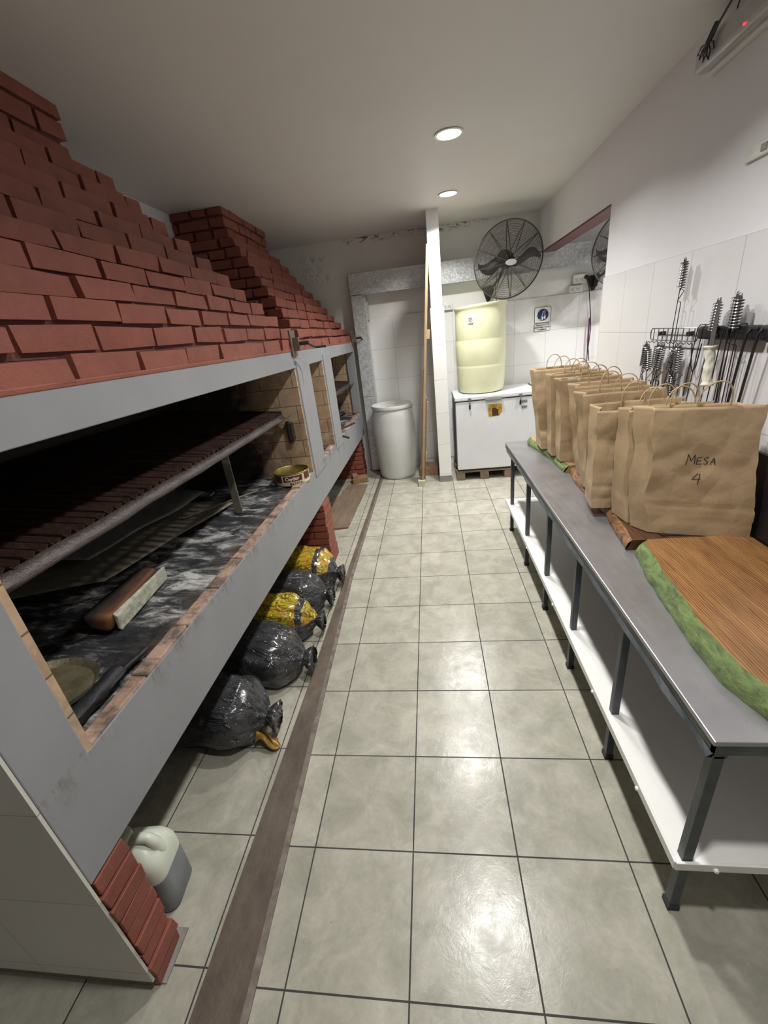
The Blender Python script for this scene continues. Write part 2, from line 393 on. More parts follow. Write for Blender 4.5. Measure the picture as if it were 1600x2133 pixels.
TINLAB = simple('cream_tin_print', (.68, .60, .38), .4, .1); TINRED = simple('maroon_tin_print', (.10, .02, .02), .4, .1); TININ = simple('brass_tin_inside', (.32, .25, .09), .35, .8)
STRIPM = NT('rusty_floor_strip')
_c = STRIPM.ramp(STRIPM.noise(9, 8, .7, STRIPM.mapv((1, .5, 1))), [(.3, (.065, .045, .032)), (.6, (.13, .10, .075)), (.8, (.22, .18, .14))])
STRIPM.bump(STRIPM.noise(60, 6, .7), .6, .004); STRIP = STRIPM.out(_c, .6)

# ================================================================== the room
S = 'structure'
BY = 5.50; XW = 1.28; XL = -1.955
pr(MB().box(-.70, 3.2, -2.2, BY+.1, -.1, 0).build('floor', FLOOR_A), kind=S)
pr(MB().box(XL-.1, -.72, -2.2, BY+.1, -.1, 0).build('floor', FLOOR_B), kind=S)
st = [(-.80, -.57, -2.2), (-.79, -.59, -.3), (-.775, -.608, .5), (-.757, -.650, 1.58), (-.750, -.688, 2.7), (-.735, -.684, 4.2), (-.725, -.678, 5.42)]
m = MB()
L_ = [(a, y) for a, b, y in st]; R2 = [(b, y) for a, b, y in st]
m.prism(L_+R2[::-1], -.06, .003)
pr(m.build('trim_1', STRIP), kind=S)
m = MB(); m.prism([(b-.022, y) for a, b, y in st]+R2[::-1], -.06, .006)
pr(m.build('trim_2', simple('worn_metal_lip', (.20, .165, .14), .5, .2, .4, 25, .4)), kind=S)
pr(MB().box(XL-.1, 3.2, -2.2, BY+.1, CEIL, CEIL+.1).build('ceiling', P_CEIL), kind=S)
pr(MB().box(XL-.1, 3.2, BY, BY+.1, 0, CEIL).build('wall_back', P_BACK), kind=S)
pr(MB().box(-.88, 3.1, BY-.010, BY, .09, 1.90).build('wall_back_tiles', TILE_X), kind=S)
pr(MB().box(XL-.1, XL, -2.2, BY+.1, 0, CEIL).build('wall_left', P_SIDE), kind=S)
pr(MB().box(XL-.1, 3.2, -2.3, -2.2, 0, CEIL).build('wall_front', P_SIDE), kind=S)
pr(MB().box(XW, XW+.14, -2.2, 3.50, 0, CEIL).box(XW, XW+.14, 3.50, 5.335, 2.335, CEIL).box(XW, XW+.14, 5.335, BY, 2.378, CEIL).build('wall_right', P_SIDE), kind=S)
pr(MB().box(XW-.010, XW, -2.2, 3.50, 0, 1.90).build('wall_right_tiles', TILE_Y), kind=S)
pr(MB().box(XW-.003, XW+.143, 3.50, 5.333, 2.322, 2.335).build('trim_3', RED_EDGE), kind=S)
pr(MB().box(XW+.1, 3.2, 2.3, 2.4, 0, CEIL).build('wall_side_room', P_SIDE), kind=S)
pr(MB().box(3.1, 3.2, 2.3, BY+.1, 0, CEIL).build('wall_far_right', P_SIDE), kind=S)
pr(MB().box(.055, .172, 4.76, BY, 0, CEIL).build('wall_stub', P_SIDE), kind=S)
pr(MB().box(.045, .186, 4.75, BY, .075, 1.90).build('wall_stub_tiles', wall_tile('stub_tile', 'x', .0, WH, .36)), kind=S)
pr(MB().box(.040, .191, 4.745, BY, 0, .075).build('baseboard_stub', CEMENT), kind=S)

# ------------------------------------------------------------------ ceiling lamps
em = bpy.data.materials.new('lamp_glow'); em.use_nodes = True
em.node_tree.nodes.remove(em.node_tree.nodes['Principled BSDF']); e_ = em.node_tree.nodes.new('ShaderNodeEmission')
e_.inputs[0].default_value = (1, .98, .94, 1); e_.inputs[1].default_value = 14
em.node_tree.links.new(e_.outputs[0], em.node_tree.nodes['Material Output'].inputs[0])
labs = ['round recessed ceiling downlight above the aisle, nearer of the two in view', 'round recessed ceiling downlight near the back wall, farther of the two in view',
        'round recessed ceiling downlight over the steel table, just above the picture', 'round recessed ceiling downlight directly over the camera position', 'added unseen fill downlight brightening the side room beyond the opening']
for i, (x, y, p) in enumerate(LAMPS):
    t = thing('ceiling_downlight', labs[i], 'ceiling light', (x, y, CEIL), 'recessed ceiling downlights')
    MB().lathe([(.072, 0), (.085, -.001), (.087, -.006), (.072, -.007)], 40, (x, y, CEIL), cap0=False, cap1=False).build('trim_ring', WHITEPL, t, smooth=True)
    MB().lathe([(.0, -.002), (.073, -.002)], 40, (x, y, CEIL), cap0=False, cap1=False).build('diffuser', em, t)
    ld = bpy.data.lights.new('downlight_lamp', 'AREA'); ld.shape = 'DISK'; ld.size = .13; ld.energy = p; ld.spread = math.radians(SPREAD); ld.color = LAMP_COL
    lo = bpy.data.objects.new('downlight_lamp', ld); COL.objects.link(lo); lo.parent = t; lo.location = (0, 0, -.010)

# ================================================================== brick barbecue
FX = -.90
G = thing('brick_barbecue', 'long grey and red brick barbecue with two hoods along the left wall', 'barbecue', (FX-.5, 2.9, 0))
m = MB()
m.box(FX-.10, FX, .484, BY-.17, .535, .795); m.box(FX-.006, FX, .484, BY-.17, .79, .824)                    # lower beam
m.box(FX-.10, FX, .484, BY-.17, 1.555, 1.665)                  # upper beam
for a, b in ((.484, .622), (2.885, 3.225), (3.675, 3.985), (5.28, 5.33)):
    m.box(FX-.10, FX, a, b, .82, 1.56)
for a, b in ((2.895, 3.215), (3.685, 3.975)): m.box(FX-.05, FX+.007, a, b, .765, 1.60)
m.build('frame', GREY, G, bevel=.004)
# hearth slab below the fire
MB().box(XL, FX-.10, .52, BY-.02, .60, .79).build('hearth_slab', CEMENT, G)
# firebrick lining
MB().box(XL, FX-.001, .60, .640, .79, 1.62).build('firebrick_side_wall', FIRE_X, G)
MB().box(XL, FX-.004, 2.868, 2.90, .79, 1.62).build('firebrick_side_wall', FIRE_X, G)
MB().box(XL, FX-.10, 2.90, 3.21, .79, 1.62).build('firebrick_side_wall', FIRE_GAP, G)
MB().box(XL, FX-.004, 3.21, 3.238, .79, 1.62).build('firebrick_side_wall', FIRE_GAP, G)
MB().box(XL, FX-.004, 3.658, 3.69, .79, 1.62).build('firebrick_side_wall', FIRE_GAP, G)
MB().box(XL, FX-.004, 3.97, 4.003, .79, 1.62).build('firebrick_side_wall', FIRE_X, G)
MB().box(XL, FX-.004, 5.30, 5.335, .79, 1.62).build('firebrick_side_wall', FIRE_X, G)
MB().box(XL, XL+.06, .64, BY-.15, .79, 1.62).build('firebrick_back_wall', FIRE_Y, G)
MB().box(XL, FX-.1, .60, 5.38, 1.60, 1.665).build('sooty_hood_base', SOOT, G)
for ya, yb, st_ in ((.642, 2.865, .235), (3.25, 3.655, .205), (4.01, 5.28, .235)):
    m = MB(); y = ya; rd = random.Random(int(ya*10))
    while y < yb-.02:
        e = min(y+st_-.006, yb); dx = rd.uniform(-.008, .008); m.box(FX-.066+dx, FX-.006+rd.uniform(-.004, .002), y, e, .80, .826+rd.uniform(-.004, .004), j=.004); y += st_
    m.build('firebrick_edging', EDGE, G, bevel=.007)
# white tiled end
MB().box(XL, FX-.002, .476, .4835, .05, 1.665).box(XL, FX-.11, .4835, .52, .05, 1.665).build('tiled_end_panel', TILE_END, G)
MB().box(XL, FX-.02, .484, .53, 0, .05).build('end_panel_base', simple('greenish_cement_base', (.16, .16, .12), .8), G)

def brick_row_hood(name, yl0, yr0, yl1, yr1, n=12, seed=0, z0=1.668):
    rd = random.Random(seed); m = MB()
    ch = .079; bh = .063; lb = .277; gp = .017
    def lev(k):
        t = k/11.6
        if k > 10.7:                                            # straight flue above the slope
            return (-1.512, yl1, yr1)
        return (FX-.004-.054*k, yl0+(yl1-yl0)*t, yr0+(yr1-yr0)*t)
    k = 0; z = z0
    def bb(x0, x1, y0, y1, za, zb):
        j = .006
        m.box(x0+rd.uniform(-j, j), x1+rd.uniform(-j, j), y0+rd.uniform(-j, j), y1+rd.uniform(-j, j), za+rd.uniform(-.002, .002), zb+rd.uniform(-.004, .001), j=.005)
    while z < CEIL-.004:
        x, a, b = lev(k); b = min(b, BY-.02); zt = min(z+bh, CEIL-.002)
        m.box(XL, x-.018, a+.018, b-.018, z-.016, min(z+bh-.003, CEIL-.001), 1)     # recessed mortar core
        off = (.5*lb if k % 2 else 0)
        y = a-off if k % 2 == 0 else a-off
        ys = y
        while ys < b:
            s0 = max(ys, a); s1 = min(ys+lb-gp, b)
            if b-s1 < .06: s1 = b
            if s1-s0 > .03: bb(x-.12, x, s0, s1, z, zt)
            if s1 >= b: break
            ys += lb
        for side in (0, 1):
            xs = x-.125
            if k % 2: xs = x-.125-.0
            first = .13 if k % 2 else .0
            xx = x-.125
            L2 = .14 if k % 2 else .263
            while xx > XL+.02:
                e = max(xx-L2, XL)
                if side == 0: bb(e, xx-gp, a, a+.11, z, zt)
                elif b < BY-.05: bb(e, xx-gp, b-.11, b, z, zt)
                xx = e; L2 = .277
        k += 1; z += ch
    return m.build(name, [BRICK, MORTAR], G, bevel=.011, bseg=3, smooth=True)
MB().box(FX-.06, FX+.003, .486, 5.32, 1.660, 1.674, j=.001).build('painted_mortar_bed', BRICK, G, bevel=.003)
brick_row_hood('brick_hood', .485, 3.215, 1.20, 2.16, seed=3, )
brick_row_hood('brick_hood', 3.235, BY-.03, 3.72, 4.66, seed=9)
def pier(y0, y1, x1, seed, depth=1.0, aisle=False):
    rd = random.Random(seed); m = MB(); z = 0; k = 0; ch = .0593
    while z < .53:
        j = lambda: rd.uniform(-.006, .006)
        m.box(x1-depth, x1-.014, y0+.010, y1-.010, z, z+ch, 1)
        xx = x1; L2 = .24 if k % 2 else .125
        while xx > x1-depth:
            e = max(xx-L2, x1-depth)
            m.box(e+.012, xx+j(), y0+j()*.4, y1+j(), z+.004, z+ch-.005, j=.003); xx = e; L2 = .245
        z += ch; k += 1
    return m.build('brick_pier', [BRICK, MORTAR], G, bevel=.006, smooth=True)
pier(.486, .592, FX+.004, 1); pier(2.91, 3.11, FX+.01, 2); pier(5.13, 5.33, FX-.03, 4)
MB().box(FX-.98, FX+.014, .49, .615, 0, .006).build('cement_footing', CEMENT, G)
# winch brackets with cranks
def winch(y, x, z):
    b = MB().box(x, x+.012, y-.055, y+.055, z-.075, z+.085).box(x+.012, x+.05, y-.018, y+.018, z-.045, z+.04).build('winch_bracket', rusty('weathered_bracket_iron', (.12, .10, .085), .6, .4, (.2, .14, .1)), G, bevel=.002)
    m = MB(); m.tube([(x+.01, y, z), (x+.115, y, z)], .013, 8)
    m.tube([(x+.10, y, z), (x+.115, y+.06, z-.02), (x+.13, y+.11, z-.035), (x+.20, y+.115, z-.035)], .008, 8)
    m.build('crank_handle', IRON_D, b, smooth=True)
winch(2.90, FX+.002, 1.705); winch(5.30, FX+.002, 1.70)

# ------------------------------------------------------------------ ash on the hearths
def ash(x0, x1, y0, y1, label, n, amp=.016):
    m = MB()
    def fn(u, v):
        x = x0+(x1-x0)*u; y = y0+(y1-y0)*v
        h = noise.fractal((x*9, y*14, 3), 1., 2., 5)*amp
        return (x, y, .802+h*min(1, u*8, (1-u)*6+.2))
    m.grid(n, int(n*(y1-y0)/(x1-x0)), fn)
    o = m.build('ash_bed', ASH, smooth='all'); pr(o, label, 'ash', kind='stuff'); return o
ash(XL+.06, FX-.05, .642, 2.866, 'black and white wood ash spread over the long near hearth', 70)
ash(XL+.06, FX-.05, 3.24, 3.656, 'grey ash on the narrow hearth between the two grills', 30)
ash(XL+.06, FX-.05, 4.004, 5.298, 'dark ash heaped on the far hearth', 40)

# ------------------------------------------------------------------ grills
def grill(y0, y1, label, x_f=-1.03, x_b=-1.86, zf=1.285, zb=1.37, legs=()):
    g = thing('cooking_grill', label, 'grill', ((x_f+x_b)/2, (y0+y1)/2, zf), 'iron grills over the hearths')
    m = MB(); y = y0+.02; p = .041
    rd = random.Random(int(y0*100))
    while y < y1-.03:
        dz = rd.uniform(-.003, .003); h = .017
        # open V channel: two thin blades
        for s in (-1, 1):
            ya, yb = y+.0165, y+.0165+s*.0165
            vs = [(x_b, ya, zb-h), (x_f, ya, zf-h+dz), (x_f+rd.uniform(-.004, .004), yb, zf+dz), (x_b, yb, zb)]
            vs += [(a, b, c-.003) for a, b, c in vs]
            m.add(vs, [(0, 1, 2, 3), (7, 6, 5, 4), (0, 4, 5, 1), (1, 5, 6, 2), (2, 6, 7, 3), (3, 7, 4, 0)])
        y += p
    m.build('v_channel_bars', IRON, g)
    f = MB(); k = (zb-zf)/(x_b-x_f)
    for yy in (y0, y1-.012): f.prism([(x_f, zf-.03), (x_f, zf+.006), (x_b, zb+.006), (x_b, zb-.03)], yy, yy+.012, 'y')
    for xx in (x_f-.12, (x_f+x_b)/2, x_b): f.box(xx, xx+.02, y0, y1, zf+(xx-x_f)*k-.045, zf+(xx-x_f)*k-.022)
    f.build('frame', IRON_D, g)
    t = MB(); prof = [(x_f-.003, zf-.014), (x_f+.006, zf-.034), (x_f+.022, zf-.046), (x_f+.045, zf-.038), (x_f+.062, zf-.024)]
    n = 40; vs = []
    for i in range(n+1):
        yy = y0-.01+(y1-y0+.02)*i/n
        for a, b in prof: vs.append((a+noise.noise((yy*7, a*9, 1))*.005+noise.noise((yy*40, a*30, 1))*.002, yy, b+noise.noise((yy*6, 2, b*9))*.004))
    q = len(prof)
    t.add(vs, [(i*q+j, i*q+j+1, (i+1)*q+j+1, (i+1)*q+j) for i in range(n) for j in range(q-1)])
    t.build('grease_trough', rusty('greasy_trough', (.045, .036, .036), .33, .3, (.085, .065, .06)), g, solid=.004, smooth=True)
    for (lx, ly, z0) in legs:
        MB().box(lx-(.022 if ly > 1 else .045), lx+.022, ly-.004, ly+.004, z0, zf-.02).box(lx-.022, lx-.016, ly, ly+.03, z0, zf-.02).build('support_leg', STEEL_RUST, g)
    return g
grill(.70, 2.80, 'long rusty V-channel cooking grill over the near hearth', legs=((-1.20, 2.20, .80), (-1.36, .90, .80)))
m = MB()
grill(4.06, 5.26, 'shorter rusty cooking grill in the far opening', x_f=-1.0, zf=1.22, zb=1.30, legs=((-1.1, 4.3, .80),))
# hanger rail stub seen on the brick wall
g_ = MB().box(-1.015, -.985, 2.815, 2.862, 1.08, 1.20).box(-1.03, -1.016, 2.83, 2.862, 1.06, 1.21).build('iron_channel', IRON_D)
pr(g_, 'short black iron channel on the firebrick wall under the near grill end', 'bracket')

# sheets of metal on the hearth
def sheet(pts, th, name, label, mt, bend=.0):
    # pts 4 corners (world) bilinear
    m = MB(); A, B, Cc, D = [Vector(p) for p in pts]
    def fn(u, v):
        p = A*(1-u)*(1-v)+B*u*(1-v)+Cc*u*v+D*(1-u)*v
        p.z += noise.noise((p.x*3, p.y*3, 5))*bend; return p
    m.grid(14, 20, fn); o = m.build(name, mt, solid=th, smooth=True); pr(o, label, 'metal sheet'); return o
sheet([(-1.48, 1.42, .832), (-1.86, 1.15, .90), (-1.84, 2.2, .90), (-1.27, 2.30, .835)], .003, 'steel_sheet', 'scorched steel sheet with yellowish edge lying on the ash under the near grill', STEEL_RUST, .012)
sheet([(-1.60, 1.50, .90), (-1.88, 1.30, 1.04), (-1.88, 2.20, 1.04), (-1.46, 2.33, .90)], .003, 'steel_sheet', 'upper grey steel sheet leaning on the scorched sheet at the hearth back', rusty('grey_sheet', (.13, .13, .125), .5, .5, (.2, .2, .19)), .02)
pr(MB().tube([(-1.45, 2.02, .86), (-1.30, 2.30, .845), (-1.20, 2.52, .825)], .005, 6).build('iron_rod', STEEL_RUST), 'thin iron rod lying on the ash behind the charred area', 'rod')
pr(MB().box(-1.58, -1.50, 2.44, 2.50, .835, .845).build('metal_scrap', STEEL_RUST), 'small scrap of metal on the ash beside the grill support', 'scrap')

# firewood block, charcoal stick, pan
def log(name, a, b, r, mats, label, cat, seed, faces=7, sq=.8):
    a = Vector(a); b = Vector(b); m = MB(); n = 14; rd = random.Random(seed)
    d = (b-a); L = d.length; d.normalize(); s = d.cross(Vector((0, 0, 1))).normalized(); u = s.cross(d)
    vs = []; q = 14
    for i in range(n+1):
        c = a+d*L*i/n
        for k in range(q):
            an = 2*PI*k/q; rr = r*(1+.22*noise.noise((math.cos(an)*1.3+seed, math.sin(an)*1.3, i*.35)))*(1 if 0 < i < n else .86)
            vs.append(c+s*math.cos(an)*rr+u*math.sin(an)*rr*sq)
    fs = [(i*q+k, i*q+(k+1) % q, (i+1)*q+(k+1) % q, (i+1)*q+k) for i in range(n) for k in range(q)]
    m.add(vs, fs); m.f += [tuple(range(q))[::-1], tuple(range(n*q, (n+1)*q))]; m.m += [0, 0]
    o = m.build(name, mats, smooth=True); pr(o, label, cat); return o
def burnt():
    t = NT('half_burnt_wood'); x, y, z = t.sep(); n = t.noise(18, 6, .7, t.mapv((1, .3, 1)))
    col = t.ramp(t.math('ADD', t.math('MULTIPLY', n, .6), t.maprange(x, -1.30, -1.17, .0, .45)), [(.45, (.015, .010, .009)), (.68, (.11, .042, .015)), (.88, (.28, .115, .03))])
    t.bump(n, .5, .006); return t.out(col, .7)
fw = MB()
T = Matrix.Translation((-1.245, 1.25, .856)) @ Euler((math.radians(0), math.radians(8), math.radians(5))).to_matrix().to_4x4()
fw.box(-.05, .04, -.17, .17, -.035, .035, T=T, j=.012)
o = fw.build('firewood_block', burnt(), bevel=.02, bseg=4, smooth=True); pr(o, 'orange-brown half burnt firewood block on the ash', 'firewood')
fw = MB(); T2 = T @ Matrix.Translation((.058, .02, -.004)); fw.box(-.008, .010, -.17, .17, -.030, .036, T=T2, j=.007)
fw.build('ashen_side', simple('pale_ash_wood', (.42, .42, .34), .8, 0, .35, 40, .6), o, world=False, bevel=.004)['label'] = 'pale ash-covered side'
log('charcoal_stick', (-1.01, .66, .835), (-1.00, .88, .842), .026, CHAR, 'thick black charred stick beside the bricks at the near hearth corner', 'charcoal', 5)
log('charcoal_stick', (-1.0, .885, .832), (-.985, .99, .83), .010, CHAR, 'thin charred twig at the tip of the thick charred stick', 'charcoal', 8)
T = Matrix.Translation((-1.19, .80, .835)) @ Euler((math.radians(-9), math.radians(6), 0)).to_matrix().to_4x4()
pn = thing('round_pan', 'round brass-coloured shallow pan lying in the ash behind the left jamb', 'pan', (-1.19, .80, .825))
MB().lathe([(.0, .004), (.125, .004), (.138, .02), (.142, .022), (.139, .017), (.127, .0), (0, 0)], 56, T=T, cap0=False, cap1=False).build('pan_body', rusty('tarnished_pan', (.16, .14, .075), .4, .6, (.30, .27, .18)), pn, smooth=True)
# tin
tc = Vector((-1.01, 2.70, .812)); tn = thing('round_tin', 'low round tin with cream and maroon label at the far hearth edge', 'tin', tc)
MB().lathe([(.0, .002), (.112, .002), (.117, .006), (.120, .082), (.123, .086), (.120, .088), (.117, .084), (.114, .008), (.0, .008)], 56, tc, cap0=False, cap1=False).build('tin_body', TININ, tn, smooth=True)
m = MB(); R0 = .1205
def cyl(a, z, r=R0): return (tc.x+r*math.cos(a), tc.y+r*math.sin(a), tc.z+z)
def band(m, a0, a1, z0, z1, mi, r, wav=0):
    n = max(3, int((a1-a0)*16))
    m.add([cyl(a0+(a1-a0)*i/n, z0+(wav*math.sin(i*1.9) if wav else 0), r) for i in range(n+1)]+[cyl(a0+(a1-a0)*i/n, z1, r+.0006) for i in range(n+1)], [(i, i+1, n+2+i, n+1+i) for i in range(n)], mi)
band(m, 0, 2*PI, .006, .079, 0, R0)
ac = math.radians(-72)
band(m, ac-2.2, ac-.62, .028, .078, 1, R0+.0008, .006); band(m, ac+.75, ac+1.3, .030, .078, 1, R0+.0008, .006)
band(m, ac-.52, ac+.60, .034, .074, 1, R0+.0008)
m.build('tin_label', [TINLAB, TINRED], tn)
m = MB()
def wrap(z, r): return lambda c: Vector(cyl(ac+c.x/R0, z+c.y, R0+r+c.z))
text_mesh(m, 'Caydor', .034, Matrix.Identity(4), 0, .0004, wrap(.054, .0018), .0007, .95)
text_mesh(m, 'BATATA', .022, Matrix.Identity(4), 1, .0004, (lambda f: (lambda c: f(Vector((c.x+.025, c.y, c.z)))))(wrap(.019, .0018)), .0005, 1.1)
m.build('tin_lettering', [LABEL, INK], tn)
# kindling at the far hearth edge
for i, (a, b, l) in enumerate((((-.97, 4.10, .86), (-.80, 4.22, .90), 'black stick poking over the far hearth edge, upper of two'), ((-.96, 4.02, .84), (-.83, 3.99, .80), 'black stick poking over the far hearth edge, lower of two'))):
    log('charcoal_stick', a, b, .012, CHAR, l, 'charcoal', 11+i)
for i in range(5):
    a = (-1.05-.04*i, 4.25+.17*i, .845+.01*(i % 2)); b = (-1.2+.03*i, 4.45+.16*i, .87)
    log('charred_log', a, b, .03, CHAR, ['charred log heaped nearest the divider in the far hearth', 'second charred log from the divider in the far hearth', 'charred log in the middle of the far hearth heap', 'fourth charred log from the divider in the far hearth', 'charred log farthest back in the far hearth heap'][i], 'charcoal', 20+i)

# ------------------------------------------------------------------ charcoal bags
def charcoal_bag(x0, x1, yc, w, h, label, mt, seed, slant=0., tie=True, flare=.045):
    m = MB(); n = 64; q = 56; vs = []
    L = x1-x0
    for i in range(n+1):
        t = i/n
        if t < .70: s = (min(1., (t+.015)/.22))**.42
        elif t < .93:
            k = (t-.70)/.23; s = .20+.80*(1-k**2.2)**.75
        else: k = (t-.93)/.07; s = .17+.26*k
        if i == 0: s *= .35
        x = x0+L*t+(.0 if t < .93 else 0)
        hz = .5-.16*max(0, (t-.6)/.4)
        for j in range(q):
            a = 2*PI*j/q
            ca, sa = math.cos(a), math.sin(a)
            e = .74
            cx = math.copysign(abs(ca)**e, ca); cz = math.copysign(abs(sa)**e, sa)
            fw_ = max(0, min(1, (t-.30)/.5))
            fold = fw_*.15*(1-2*abs(noise.noise((ca*2.6+seed, sa*2.6, t*.8))))-fw_*.06
            lump = .10*noise.fractal((x*4.5+seed*3, ca*1.2, sa*1.2), 1., 2., 2)+.035*(1-abs(noise.noise((x*9+seed, ca*2.6, sa*2.6)))*2)
            rr = s*(1+lump+fold)
            z = h*hz+cz*h*.5*rr
            zz = max(z, .004+.004*abs(noise.noise((x*30, j, seed))))
            vs.append((x+.012*noise.noise((j*.4, i*.3, seed)), yc+cx*w*.5*rr+slant*(t-.5), zz))
    fs = [(i*q+j, i*q+(j+1) % q, (i+1)*q+(j+1) % q, (i+1)*q+j) for i in range(n) for j in range(q)]
    m.add(vs, fs); m.f.append(tuple(range(q))[::-1]); m.m.append(0); m.f.append(tuple(range(n*q, (n+1)*q))); m.m.append(0)
    root = thing('charcoal_bag', label, 'bag', (x0+L*.5, yc, 0), 'charcoal bags under the barbecue')
    m.build('plastic_sack', mt, root, smooth='all')
    if tie:
        xt = x0+L*.925
        m2 = MB(); m2.tube([(xt, yc+slant*.42+w*.095*math.cos(a), h*.37+h*.095*math.sin(a)) for a in [2*PI*k/12 for k in range(12)]], .004, 6, closed=True)
        m2.build('tie', simple('yellow_tie', (.45, .36, .08), .5), root)
    return root
charcoal_bag(-1.52, -.815, 1.355, .31, .27, 'large smoky black charcoal bag nearest the camera, orange scrap at its mouth', CBAG, 1, -.03)
charcoal_bag(-1.50, -.740, 1.735, .32, .28, 'smoky black charcoal bag with wide creases, second from the camera', CBAG, 5, -.03)
charcoal_bag(-1.50, -.755, 2.035, .24, .28, 'yellow printed charcoal bag squeezed between two black bags', chargebag('yellow_print_sack', (-1.02, -.83, .13)), 9, .02)
charcoal_bag(-1.45, -.760, 2.325, .30, .26, 'smoky black charcoal bag with bright parallel creases, fourth from the camera', CBAG, 14, .02)
charcoal_bag(-1.45, -.735, 2.66, .32, .28, 'yellow and black charcoal bag next to the brick pier', chargebag('gold_print_sack', (-1.05, -.86, .16)), 21, -.12)
sc = MB()
def scf(u, v):
    return (-.90+.10*u+.012*math.sin(v*5), 1.235+.06*v+.01*math.sin(u*6), .012+.085*(1-u)*abs(math.sin(v*3+u*2+.4)))
sc.grid(12, 12, scf)
pr(sc.build('plastic_scrap', simple('orange_brown_film', (.24, .13, .02), .3, 0, .4, 30, .5), solid=.002, smooth=True), 'crumpled orange-brown plastic scrap beside the mouth of the nearest charcoal bag', 'plastic scrap')

# ------------------------------------------------------------------ jug behind the first pier
J = thing('plastic_jug', 'milky plastic jug half full of grey liquid beside the near brick pier', 'jug', (-1.03, .74, 0))
def rrect(w, d, r, n=5):
    pts = []
    for cx, cy, a0 in ((w/2-r, d/2-r, 0), (-w/2+r, d/2-r, PI/2), (-w/2+r, -d/2+r, PI), (w/2-r, -d/2+r, 1.5*PI)):
        for k in range(n+1): a = a0+PI/2*k/n; pts.append((cx+r*math.cos(a), cy+r*math.sin(a)))
    return pts
def stack(m, c, secs, rot=0., mi=0, caps=(True, True)):
    R_ = Matrix.Rotation(rot, 4, 'Z'); vs = []; n = None
    for w, d, r, z, ox in secs:
        P_ = rrect(w, d, r); n = len(P_)
        for a, b in P_: vs.append(Vector(c)+R_ @ Vector((a+ox, b, z)))
    fs = [(i*n+k, i*n+(k+1) % n, (i+1)*n+(k+1) % n, (i+1)*n+k) for i in range(len(secs)-1) for k in range(n)]
    if caps[0]: fs.append(tuple(range(n))[::-1])
    if caps[1]: fs.append(tuple(range((len(secs)-1)*n, len(secs)*n)))
    m.add(vs, fs, mi)
jc = (-1.035, .712, 0); jr = .10
m = MB(); stack(m, jc, [(.155, .125, .03, .0, 0), (.17, .14, .035, .01, 0), (.172, .142, .035, .165, 0)], jr, caps=(True, False))
m.build('filled_lower_body', simple('grey_blue_liquid_in_plastic', (.20, .225, .25), .3, 0, .08, 4), J, smooth=True)['label'] = 'grey-blue part below the liquid level'
m = MB(); stack(m, jc, [(.172, .142, .035, .165, 0), (.17, .14, .035, .215, 0), (.15, .12, .035, .25, -.005), (.10, .07, .03, .275, -.02), (.05, .045, .02, .29, -.035)], jr, caps=(False, True))
R_ = Matrix.Rotation(jr, 4, 'Z')
m.tube([Vector(jc)+R_ @ Vector(p) for p in ((.062, 0, .225), (.06, 0, .265), (.04, 0, .292), (.0, 0, .296), (-.025, 0, .28))], [.02, .018, .016, .017, .022], 10)
m.build('upper_body', simple('milky_jug_plastic', (.62, .66, .56), .35, 0, .05, 3), J, smooth=True)
m = MB(); m.lathe([(.026, 0), (.026, .028), (.022, .031)], 24, Vector(jc)+R_ @ Vector((-.035, 0, .288))); m.build('cap', simple('green_white_cap', (.5, .58, .45), .4), J, smooth=True)
m = MB()
def jpt(a, b): return Vector(jc)+R_ @ Vector((a*.9, -.0715-.0005, .185+b))
for P_ in ([(-.03, .0), (-.02, .016), (-.012, .0), (-.005, .012)], [(.0, .012), (-.004, .002), (.008, .0), (.012, .01), (.004, .014)], [(.02, .014), (.016, .004), (.026, .002), (.03, .012), (.02, .014)]):
    m.tube([jpt(a, b) for a, b in P_], .0016, 5)
m.build('marker_scribble', INK, J)

# planks on the floor below the far opening
o = MB().prism([(-1.16, 3.55), (-.885, 3.58), (-.865, 4.25), (-.855, 4.80), (-1.1, 4.86), (-1.18, 4.2)], .0, .018).build('wooden_plank', OLDWOOD, bevel=.003); pr(o, 'flat dirty wooden plank on the floor under the far opening', 'plank')
T = Matrix.Translation((-.98, 4.98, .04)) @ Matrix.Rotation(.35, 4, 'Z')
o = MB().box(-.10, .10, -.07, .06, -.038, .030, T=T).box(-.09, -.02, -.06, .05, .03, .07, T=T).build('wood_block', BOARD_P, bevel=.006); pr(o, 'small pale wooden block on the floor behind the plank', 'wood block')

# ================================================================== galvanised duct
D_ = thing('metal_duct', 'galvanised sheet metal duct running down and across the back wall', 'duct', (-.77, 5.42, 0))
MB().box(-.86, -.70, 5.36, BY-.012, 1.0, 2.155).box(-.86, -.70, 5.362, BY-.012, .02, .997).build('vertical_run', GALV, D_, bevel=.003)
MB().box(-.86, .044, 5.34, BY-.012, 2.160, 2.375).box(.187, 2.9, 5.34, BY-.012, 2.160, 2.375).build('horizontal_run', GALV, D_, bevel=.003)
MB().box(-.702, -.68, 5.44, BY-.012, 1.88, 2.16).box(-.72, .04, 5.325, 5.34, 2.150, 2.162).box(.19, 2.9, 5.325, 5.34, 2.150, 2.162).build('flange', GALV, D_)

